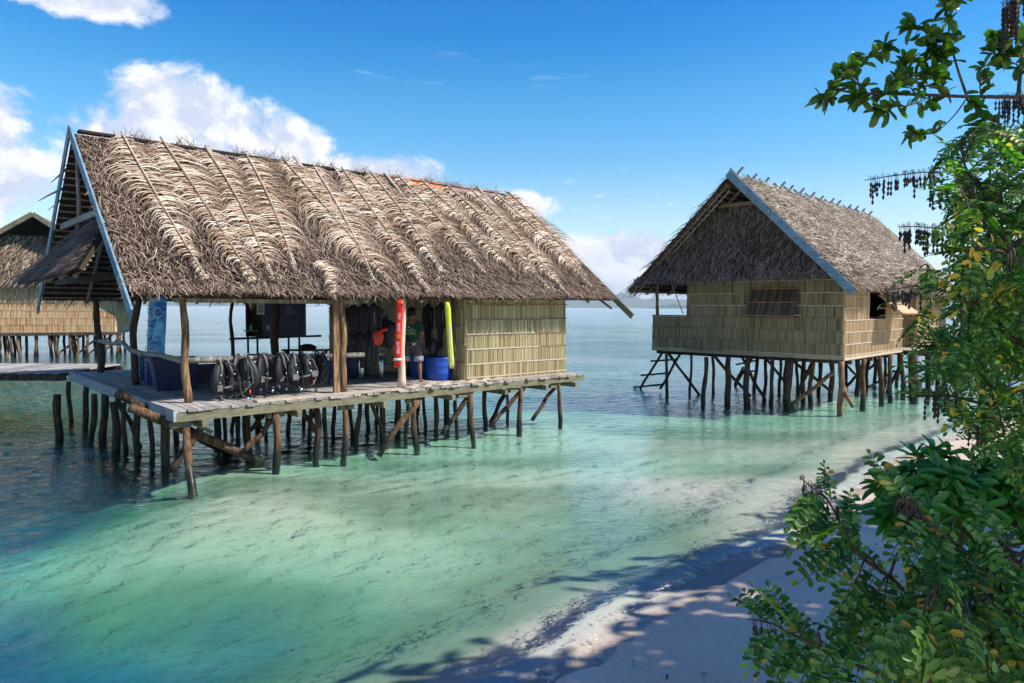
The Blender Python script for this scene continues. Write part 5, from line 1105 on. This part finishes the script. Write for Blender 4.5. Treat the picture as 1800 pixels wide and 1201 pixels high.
class Foliage:
    def __init__(s): s.V = []; s.F = []; s.n = 0
    def put(s, tpl, P, X, up=(0, 0, 1), sc=1., roll=0.):
        v, f = tpl; X = vn(np.array(X, float)); up = np.array(up, float); Y_ = np.cross(up, X)
        if np.linalg.norm(Y_) < 1e-3: Y_ = np.array([0, 1., 0])
        Y_ = vn(Y_); Z_ = np.cross(X, Y_); c, s_ = math.cos(roll), math.sin(roll); Y2 = Y_*c+Z_*s_; Z2 = Z_*c-Y_*s_
        s.V.append(np.array(P, float)+sc*(v[:, :1]*X+v[:, 1:2]*Y2+v[:, 2:3]*Z2)); s.F.append(f+s.n); s.n += len(v)
    def build(s, name, mat, parent): return link(name, npmesh(np.concatenate(s.V), np.concatenate(s.F)), mat, parent)
gl_ = np.random.default_rng(21)
PIN = [pinnate(.25, 7+i % 3, .023, .046, gl_.uniform(.05, .55), gl_) for i in range(10)]
OBO = [leaflet(.085, .042, .18, c_) for c_ in (.0, .3, -.2, .5)]
SCV = [leaflet(.17, .062, .15, c_) for c_ in (.1, .5, .9)]
BIG = [leaflet(.34, .17, .2, c_) for c_ in (.2, .6)]
def pods(mb, P, length, g_, r=.0065):
    """beaded seed pod on a hooked stalk"""
    P = Vector(P); q = [P, P+Vector((.004, 0, .014)), P+Vector((.012, .002, .010)), P+Vector((.014, .002, -.02))]; n = max(1, int(length/.026)); mb.tube(q, .0012, 4, False); x = P+Vector((.014, .002, -.02))
    pts = [x]; rs = [.0012]
    for k in range(n):
        z = -.026*k; sx = g_.normal(0, .0015)
        pts += [x+Vector((sx, sx, z-.006)), x+Vector((sx, sx, z-.013)), x+Vector((sx, sx, z-.020)), x+Vector((sx, sx, z-.026))]; rs += [r*.72, r, r*.72, .0014]
    mb.tube(pts, rs, 6)
def raceme(par, pts, n, g_, lo=.04, hi=.15):
    """hanging row of pods along a stalk"""
    pts = [Vector(p) for p in pts]; mb = MB(); mb.tube(pts, [.004]+[.003]*(len(pts)-2)+[.002], 5); mb.build('seed_stalk', M['twig'], par, True); mb = MB()
    for k in range(n):
        t_ = (.5+.5*math.sin(k*1.7)*g_.random() if k % 3 else g_.random())*(len(pts)-1.01); i = min(len(pts)-2, int(t_)); pods(mb, pts[i].lerp(pts[i+1], t_-i)+Vector((g_.normal(0, .006), g_.normal(0, .02), g_.normal(0, .006))), lo+(hi-lo)*g_.random()**1.8, g_)
    mb.build('seed_pods', M['pod'], par, True)
def smooth(pts, n=5):
    pts = [Vector(p) for p in pts]; P = [pts[0]]+pts+[pts[-1]]; out = []
    for i in range(len(pts)-1):
        a, b, c, d = P[i:i+4]
        for k in range(n): t_ = k/n; out.append(.5*((2*b)+(c-a)*t_+(2*a-5*b+4*c-d)*t_*t_+(3*b-a-3*c+d)*t_**3))
    return out+[pts[-1]]
def nearest(paths, p):
    best = None
    for P in paths:
        for q in P:
            d = (q-p).length+max(0, (p-q).length*.0)+.25*max(0., p.x*-1+q.x*0)
            if best is None or d < best[0]: best = (d, q)
    return best[1]
def inpoly(x, y, P):
    c = False; j = len(P)-1
    for i in range(len(P)):
        if (P[i][1] > y) != (P[j][1] > y) and x < (P[j][0]-P[i][0])*(y-P[i][1])/(P[j][1]-P[i][1])+P[i][0]: c = not c
        j = i
    return c

# --- 1. broad-leaved tree reaching in at the top right
T1 = thing('leaning_tree', 'tree whose oval-leaved branches reach in against the sky at the upper right', 'tree', (5.0, 5.0, .3)); o1 = Vector(T1.location); g_ = np.random.default_rng(31); D1 = 4.2
tr = MB(); base = Vector((0, 0, -.4)); top = pd(1850, 160, 4.6)-o1; tr.tube(smooth([base, (.1, -.1, 1.6), Vector((top.x+.25, top.y, top.z-1.1)), top, top+Vector((.1, .2, 1.6))]), [.11-.004*i for i in range(21)], 9); tr.build('trunk', M['twig'], T1, True)
BR = [[(1850, 175, 4.5), (1780, 171, 4.3), (1700, 170, 4.2), (1600, 166, 4.15), (1510, 164, 4.1), (1462, 158, 4.1), (1444, 176, 4.1)],
      [(1700, 170, 4.2), (1686, 130, 4.2), (1676, 95, 4.2), (1668, 60, 4.2), (1672, 20, 4.2), (1695, -20, 4.2)],
      [(1668, 62, 4.2), (1645, 66, 4.15), (1628, 58, 4.1), (1608, 45, 4.1)], [(1672, 40, 4.2), (1662, 20, 4.2), (1676, 4, 4.2)],
      [(1700, 172, 4.2), (1680, 200, 4.2), (1655, 225, 4.2), (1635, 236, 4.2), (1606, 232, 4.2)],
      [(1512, 164, 4.1), (1508, 135, 4.1), (1518, 108, 4.1), (1540, 92, 4.1), (1556, 80, 4.1)], [(1560, 165, 4.12), (1570, 150, 4.1), (1585, 133, 4.1), (1592, 112, 4.1)],
      [(1612, 167, 4.15), (1600, 150, 4.1), (1618, 130, 4.1), (1640, 128, 4.1)], [(1670, 170, 4.2), (1650, 150, 4.2), (1636, 128, 4.2)], [(1640, 168, 4.2), (1600, 185, 4.1), (1575, 188, 4.1), (1550, 194, 4.1)],
      [(1560, 165, 4.12), (1530, 172, 4.1), (1500, 172, 4.1)], [(1724, 170, 4.3), (1724, 130, 4.3), (1745, 112, 4.3), (1775, 92, 4.3)], [(1790, 172, 4.4), (1795, 110, 4.4), (1803, 40, 4.4), (1806, -30, 4.4)], [(1800, 120, 4.4), (1770, 105, 4.3), (1745, 90, 4.3), (1760, 78, 4.3)],
      [(1676, 108, 4.2), (1655, 105, 4.2), (1648, 92, 4.2)], [(1672, 84, 4.2), (1650, 80, 4.2), (1640, 76, 4.2)], [(1804, 60, 4.4), (1780, 50, 4.3), (1756, 66, 4.3)], [(1700, 174, 4.2), (1725, 195, 4.2), (1730, 215, 4.2), (1722, 235, 4.2)], [(1462, 164, 4.1), (1474, 140, 4.1), (1490, 118, 4.1)]]
br = MB(); fo = Foliage(); paths = []
for bi, b in enumerate(BR):
    P = smooth([pd(*q)-o1 for q in b], 5); paths.append(P); r0 = .013 if bi in (0, 12) else .008 if bi == 1 else .0045; br.tube(P, [r0*(1-.7*i/(len(P)-1)) for i in range(len(P))], 6)
    st_ = 0 if bi not in (0, 1, 4, 12) else 8
    for i in range(st_, len(P)):
        reps = 1 if bi in (0, 1, 4, 12) and i < len(P)-6 else (2 if i < len(P)-3 else 5)
        if bi in (0, 4, 12) and i < len(P)-8 and g_.random() < .6: continue
        tg = (P[min(i+1, len(P)-1)]-P[max(i-1, 0)]).normalized()
        for k in range(reps):
            d = np.array(tg)*.5+g_.normal(0, .75, 3)*np.array([1, .8, .7]); fo.put(OBO[g_.integers(4)], np.array(P[i])+g_.normal(0, .006, 3), d, g_.normal(0, .5, 3)+np.array([0, -.3, 1]), g_.uniform(.65, 1.25), g_.normal(0, .5))
br.build('branches', M['twig'], T1, True); fo.build('foliage', M['leaf_tree'], T1)

# --- 2. tall pinnate-leaved shrub filling the right edge
def sophora(T, mains, poly, ncl, drange, g_, per=(4, 7), sc=(.8, 1.25), extra=(), hang=.35, br0=.014):
    o = Vector(T.location); br = MB(); fo = Foliage(); paths = []
    for b in mains:
        P = smooth([pd(*q)-o for q in b], 6); paths.append(P); n_ = len(P); br.tube(P, [br0*(1-.85*i/(n_-1))+.0015 for i in range(n_)], 6)
    cl = []
    while len(cl) < ncl:
        x = g_.uniform(min(p[0] for p in poly), max(p[0] for p in poly)); y = g_.uniform(min(p[1] for p in poly), max(p[1] for p in poly))
        if inpoly(x, y, poly): cl.append(pd(x, y, g_.uniform(*drange))-o)
    for e in extra: cl.append(pd(*e)-o)
    flat = [q for P in paths for q in P[3:]]
    for c_ in cl:
        q = min(flat, key=lambda q: (q-c_).length+.35*max(0, c_.x-q.x+.1)); mid = q.lerp(c_, .5)+Vector((0, 0, .04+.05*g_.random())); L_ = (c_-q).length; P = smooth([q, mid, c_], 4); br.tube(P, [.0045*(1-.6*i/8)+.001 for i in range(9)], 5)
        nl = g_.integers(per[0], per[1]+1); axis_ = np.array((c_-mid).normalized()) if L_ > .05 else np.array([-1, 0, .2])
        for k in range(nl):
            ph = k*2.4+g_.uniform(-.4, .4); d = axis_*g_.uniform(.2, .8)+np.array([math.cos(ph), math.sin(ph)*.8, .35*math.sin(ph*1.7)])*.8+np.array([-.12, -.1, .10-hang*g_.random()])
            fo.put(PIN[g_.integers(len(PIN))], np.array(c_)-axis_*.02*k, d, (g_.normal(0, .3), -.15+g_.normal(0, .3), 1), g_.uniform(*sc), g_.normal(0, .35))
    for P in paths:
        for i in range(8, len(P)):
            if g_.random() < .62:
                tg = np.array((P[min(i+1, len(P)-1)]-P[i-1]).normalized()); sgn = 1 if i % 2 else -1; sd_ = vn(np.cross(tg, [0, -.6, 1])); d = tg*.55+sd_*sgn*.8+np.array([0, 0, -hang*.5*g_.random()]); fo.put(PIN[g_.integers(len(PIN))], np.array(P[i]), d, (0, -.3, 1), g_.uniform(*sc), g_.normal(0, .25))
    br.build('branches', M['twig'], T, True); fo.build('foliage', M['leaf_sophora'], T); return paths
T2 = thing('pinnate_shrub', 'tall dense shrub with feather-shaped leaves, yellowing leaflets and beaded pods along the right edge', 'shrub', (3.3, 3.6, .3)); o2 = Vector(T2.location); g_ = np.random.default_rng(41)
tr = MB()
for k, (dx, dy) in enumerate(((0, 0), (.2, .25), (-.1, .3))): q = pd(1880, 900-k*260, 3.7)-o2; tr.tube(smooth([(dx*.3, dy*.3, -.4), (dx, dy, .8), q, q+Vector((-.02, .02, .9))]), [.045-.0015*i for i in range(16)], 8)
tr.build('trunk', M['twig'], T2, True)
mains = [[(1880, 640, 3.8), (1820, 560, 3.7), (1775, 480, 3.6), (1735, 400, 3.6), (1700, 340, 3.6), (1680, 305, 3.6)], [(1880, 440, 3.8), (1800, 400, 3.7), (1740, 350, 3.7), (1700, 300, 3.7), (1690, 260, 3.7)],
         [(1900, 700, 3.7), (1840, 640, 3.5), (1740, 570, 3.4), (1700, 530, 3.3), (1660, 510, 3.3), (1630, 515, 3.3)], [(1900, 780, 3.8), (1820, 712, 3.6), (1740, 712, 3.5), (1690, 700, 3.5), (1650, 695, 3.4)],
         [(1900, 720, 4.2), (1800, 650, 4.0), (1730, 620, 3.9), (1690, 605, 3.9), (1660, 615, 3.9)], [(1900, 360, 4.2), (1830, 300, 4.0), (1780, 240, 4.0), (1740, 215, 4.0)], [(1900, 500, 3.4), (1820, 470, 3.3), (1750, 440, 3.2), (1700, 440, 3.2)], [(1900, 860, 4.2), (1820, 820, 4.0), (1760, 790, 3.9), (1710, 750, 3.9)]]
poly = [(1860, 200), (1760, 215), (1700, 250), (1672, 300), (1690, 345), (1690, 410), (1680, 455), (1660, 500), (1650, 540), (1650, 600), (1660, 640), (1690, 665), (1710, 700), (1730, 760), (1760, 800), (1860, 850)]
extra = [(1615, 475, 3.3), (1620, 560, 3.4), (1640, 640, 3.5), (1665, 275, 3.8), (1690, 250, 3.8), (1720, 235, 3.8), (1700, 330, 3.8)]
sophora(T2, mains, poly, 165, (3.1, 4.6), g_, (3, 5), (.6, .95), extra)
yl = Foliage()
for (px, py) in ((1716, 448), (1722, 425), (1762, 485), (1700, 505), (1690, 530), (1770, 520), (1738, 700), (1690, 745), (1650, 560)):
    for k in range(6): yl.put(OBO[g_.integers(4)], np.array(pd(px, py, 3.1)-o2)+g_.normal(0, .038, 3), g_.normal(0, .6, 3)+np.array([0, -.2, -.6]), g_.normal(0, .6, 3)+np.array([0, -1, .3]), g_.uniform(.30, .72), g_.normal(0, .6))
yl.build('yellow_foliage', M['leaf_yellow'], T2)
P_ = lambda *a: [pd(*q)-o2 for q in a]
raceme(T2, P_((1665, 302, 3.6), (1620, 303, 3.6), (1570, 309, 3.6), (1520, 317, 3.6)), 44, g_, .03, .12); raceme(T2, P_((1700, 404, 3.5), (1650, 402, 3.5), (1610, 398, 3.5), (1580, 399, 3.5)), 46, g_, .05, .14)
raceme(T2, P_((1640, 520, 3.2), (1600, 505, 3.2), (1570, 508, 3.2), (1553, 512, 3.2)), 30, g_, .03, .09); raceme(T2, P_((1690, 700, 3.4), (1660, 692, 3.4), (1635, 690, 3.4), (1620, 700, 3.4)), 16, g_, .06, .14)
raceme(T2, P_((1740, 735, 3.6), (1715, 750, 3.6), (1695, 760, 3.6)), 14, g_, .04, .10); raceme(T2, P_((1840, 165, 3.9), (1790, 168, 3.9), (1740, 172, 3.9)), 46, g_, .06, .16); raceme(T2, P_((1820, -20, 3.9), (1790, -10, 3.9), (1770, 0, 3.9), (1762, 10, 3.9)), 46, g_, .10, .26)
raceme(T2, P_((1840, 275, 3.9), (1760, 276, 3.9), (1710, 277, 3.9)), 14, g_, .03, .07); raceme(T2, P_((1655, 335, 3.7), (1640, 332, 3.7), (1632, 331, 3.7)), 8, g_, .05, .12)

# --- 3. low foreground shrub of the same kind
T3 = thing('pinnate_shrub', 'foreground shrub with feather-shaped leaves arching over the wet sand in the lower right corner', 'shrub', (2.5, 2.7, .3)); o3 = Vector(T3.location); g_ = np.random.default_rng(51)
tr = MB(); q = pd(1880, 1260, 2.7)-o3; tr.tube(smooth([(0, 0, -.4), (.05, 0, .6), q]), [.03-.001*i for i in range(11)], 8); tr.build('trunk', M['twig'], T3, True)
mains = [[(1850, 1270, 2.6), (1700, 1235, 2.5), (1591, 1201, 2.45), (1510, 1172, 2.4), (1444, 1145, 2.4), (1420, 1128, 2.4), (1385, 1112, 2.4), (1362, 1098, 2.4), (1345, 1092, 2.4)],
         [(1850, 1200, 2.6), (1740, 1130, 2.5), (1616, 1057, 2.45), (1563, 1015, 2.4), (1510, 976, 2.4), (1490, 945, 2.4), (1470, 905, 2.4), (1455, 880, 2.4), (1440, 862, 2.4)],
         [(1700, 1235, 2.5), (1616, 1188, 2.4), (1570, 1160, 2.35), (1524, 1141, 2.3), (1500, 1120, 2.3)],
         [(1860, 1120, 2.4), (1756, 1025, 2.3), (1714, 990, 2.25), (1661, 941, 2.2), (1620, 905, 2.2), (1592, 884, 2.2)], [(1860, 1180, 2.3), (1760, 1100, 2.2), (1700, 1070, 2.1), (1650, 1060, 2.1)], [(1880, 1080, 2.5), (1800, 1000, 2.4), (1770, 960, 2.4), (1745, 935, 2.4)]]
poly = [(1860, 980), (1790, 985), (1720, 1010), (1660, 1025), (1620, 1045), (1605, 1100), (1630, 1150), (1700, 1180), (1720, 1201), (1720, 1240), (1860, 1240)]
extra = [(1555, 1040, 2.4), (1535, 1000, 2.4), (1500, 1040, 2.4), (1490, 1005, 2.4), (1530, 1080, 2.4), (1470, 950, 2.4), (1470, 915, 2.4), (1470, 900, 2.4), (1410, 1120, 2.4), (1440, 1110, 2.4), (1430, 1160, 2.4), (1400, 1150, 2.4), (1440, 1190, 2.4), (1480, 1110, 2.4),
         (1560, 1110, 2.4), (1545, 1150, 2.35), (1690, 925, 2.2), (1650, 900, 2.2), (1700, 960, 2.2), (1500, 1180, 2.4), (1660, 975, 2.3), (1640, 1000, 2.3), (1600, 985, 2.35)]
sophora(T3, mains, poly, 46, (1.9, 2.7), g_, (3, 4), (.6, .95), extra[::2], .8, .0075)
P_ = lambda *a: [pd(*q)-o3 for q in a]
raceme(T3, P_((1620, 900, 2.2), (1600, 885, 2.2), (1582, 878, 2.2), (1574, 890, 2.2)), 22, g_, .03, .10); raceme(T3, P_((1362, 1098, 2.4), (1330, 1090, 2.4), (1312, 1089, 2.4)), 7, g_, .02, .05)
raceme(T3, P_((1450, 875, 2.4), (1425, 855, 2.4), (1405, 838, 2.4)), 12, g_, .01, .02)

# --- 4. glossy rosette-leaved bush on the beach
T4 = thing('glossy_bush', 'rounded bush of glossy whorled leaves growing at the edge of the beach', 'bush', (4.6, 5.3, .25)); o4 = Vector(T4.location); g_ = np.random.default_rng(61)
br = MB(); fo = Foliage(); hub = [pd(1760, 960, 5.4)-o4, pd(1700, 920, 5.3)-o4, pd(1800, 930, 5.6)-o4]; root = Vector((0, 0, -.3))
for h in hub: br.tube(smooth([root, root.lerp(h, .5)+Vector((.1, .05, .1)), h], 5), [.035-.0018*i for i in range(11)], 7)
for a in ([(1760, 960, 5.4), (1752, 985, 5.3), (1735, 955, 5.3), (1715, 935, 5.3)], [(1800, 940, 5.5), (1780, 960, 5.4), (1750, 945, 5.3), (1720, 940, 5.3)], [(1810, 960, 5.5), (1790, 975, 5.4), (1765, 960, 5.4)]): br.tube(smooth([pd(*q)-o4 for q in a]), .014, 6)
ctr = pd(1672, 880, 5.5)-o4; cnt = 0
while cnt < 95:
    u3 = vn(g_.normal(0, 1, 3)); rr_ = g_.random()**.35
    if u3[1] > .5 or u3[2] < -.55: continue
    c_ = ctr+Vector((u3[0]*.62*rr_, u3[1]*.5*rr_, u3[2]*.43*rr_)); c_.x += .18*max(0, -(c_.z-ctr.z))+(.25 if c_.x > ctr.x else 0)*g_.random(); cnt += 1
    ax = vn(np.array([u3[0]*.6, u3[1]*.6-.1, abs(u3[2])*.4+.75])); h = min(hub, key=lambda h: (h-c_).length); br.tube(smooth([h, h.lerp(c_, .55)-Vector((0, 0, .05)), c_], 4), [.008-.0005*i for i in range(9)], 5)
    s1 = vn(np.cross(ax, [.3, 1, .2])); s2 = np.cross(ax, s1); nl = g_.integers(11, 16)
    for k in range(nl):
        ph = k*2.4; tl = .25+.75*k/nl; d = ax*(1.15-tl*1.1)+(s1*math.cos(ph)+s2*math.sin(ph))*(.35+.8*tl); fo.put(SCV[g_.integers(3)], np.array(c_)-ax*.05*tl, d, ax, g_.uniform(.7, 1.1), g_.normal(0, .15))
br.build('branches', M['twig'], T4, True); fo.build('foliage', M['leaf_scaevola'], T4)

# --- 5. taller trees on the beach outside the picture, whose shade falls over the sand and the shallows
def shade_tree(x, y, crowns, seed, label, h0=.3, thr=-.2):
    g_ = np.random.default_rng(seed); T = thing('beach_tree', label, 'tree', (x, y, h0), 0, 'shade trees behind the beach'); o = Vector(T.location)
    tr = MB(); fo = Foliage(); zt = min(c[2] for c in crowns)
    tr.tube(smooth([(0, 0, -.4), (.1, .1, zt*.4), (-.1, .1, zt*.75)], 5), [.22-.008*i for i in range(11)], 9)
    for (cx, cy, cz, r, n) in crowns:
        c_ = Vector((cx, cy, cz))-o; tr.tube(smooth([(-.05, .1, zt*.7), (c_.x*.5, c_.y*.5, zt*.85), c_], 4), [.09-.007*i for i in range(9)], 7)
        for k in range(n):
            u3 = vn(g_.normal(0, 1, 3))*g_.random()**.4*np.array([1, 1, .55])*r; P = np.array(c_)+u3
            if math.sin(P[0]*2.1+seed)+math.sin(P[1]*2.6+P[2])+.6*math.sin(P[0]*4.3+P[1]*3.7) < thr: continue
            for j in range(5): fo.put(BIG[g_.integers(2)], P+g_.normal(0, .16, 3), g_.normal(0, 1, 3)+np.array([0, 0, -.2]), g_.normal(0, .6, 3)+np.array([0, 0, 1]), g_.uniform(.7, 1.2))
    tr.build('trunk', M['twig'], T, True); fo.build('crown', M['leaf_shade'], T)
shade_tree(10.2, 4.0, [(9.2, 4.9, 6.3, 1.9, 300), (11.2, 6.4, 6.8, 2.0, 340), (8.9, 3.4, 7.0, 1.8, 280), (10.0, 5.6, 7.6, 1.7, 240)], 71, 'tallest broad-crowned beach tree, its four limbs shading the sand at the right')
shade_tree(7.6, 1.0, [(7.2, 3.0, 7.6, 1.7, 220), (9.8, 2.6, 7.0, 1.8, 240)], 72, 'low wide beach tree nearest to the foreground shrub')
shade_tree(13.2, 6.6, [(12.6, 7.6, 7.4, 1.8, 240)], 73, 'small single-crowned beach tree standing farthest along the beach')
shade_tree(7.0, -1.2, [(7.6, .6, 8.4, 1.9, 90)], 74, 'sparse beach tree standing behind the others, nearest to the camera')
# fallen leaves, twigs and grit on the sand
g_ = np.random.default_rng(91); lf = Foliage(); mb = MB(); k = 0
while k < 150:
    x, y = g_.uniform(-.5, 9), g_.uniform(4.6, 14); d = float(shore(np.array([x]), np.array([y]))[0])
    if d < .25 or d > 5: continue
    z = float(ground_h(np.array([x]), np.array([y]))[0]); k += 1
    if k % 3: mb.tube([(x, y, z+.004), (x+g_.normal(0, .02), y+g_.normal(0, .02), z+.008), (x+g_.normal(0, .04), y+g_.normal(0, .04), z+.006)], .0025+.003*g_.random(), 5)
    else: lf.put(OBO[g_.integers(4)], (x, y, z+.008), (g_.normal(), g_.normal(), .08), (g_.normal(0, .2), g_.normal(0, .2), 1), g_.uniform(.35, .75))
M['leaf_dead'] = leafmat('dead_leaf', [(0, (.10, .05, .02)), (.6, (.28, .16, .06)), (1, (.45, .33, .08))], .8)
tag(lf.build('leaf_litter', M['leaf_dead'], None), kind='stuff'); tag(mb.build('twig_litter', M['twig'], None), kind='stuff')
m, t = material('haze'); hv = t.n('ShaderNodeVolumePrincipled'); hv.inputs['Color'].default_value = (.80, .90, 1., 1); hv.inputs['Density'].default_value = 1.1e-4
o = t.n('ShaderNodeOutputMaterial'); t.l(hv.outputs[0], o.inputs['Volume'])
tag(MB().box(-34000, 34000, -34000, 34000, -31, 260).build('haze', m), kind='stuff')
#@@END
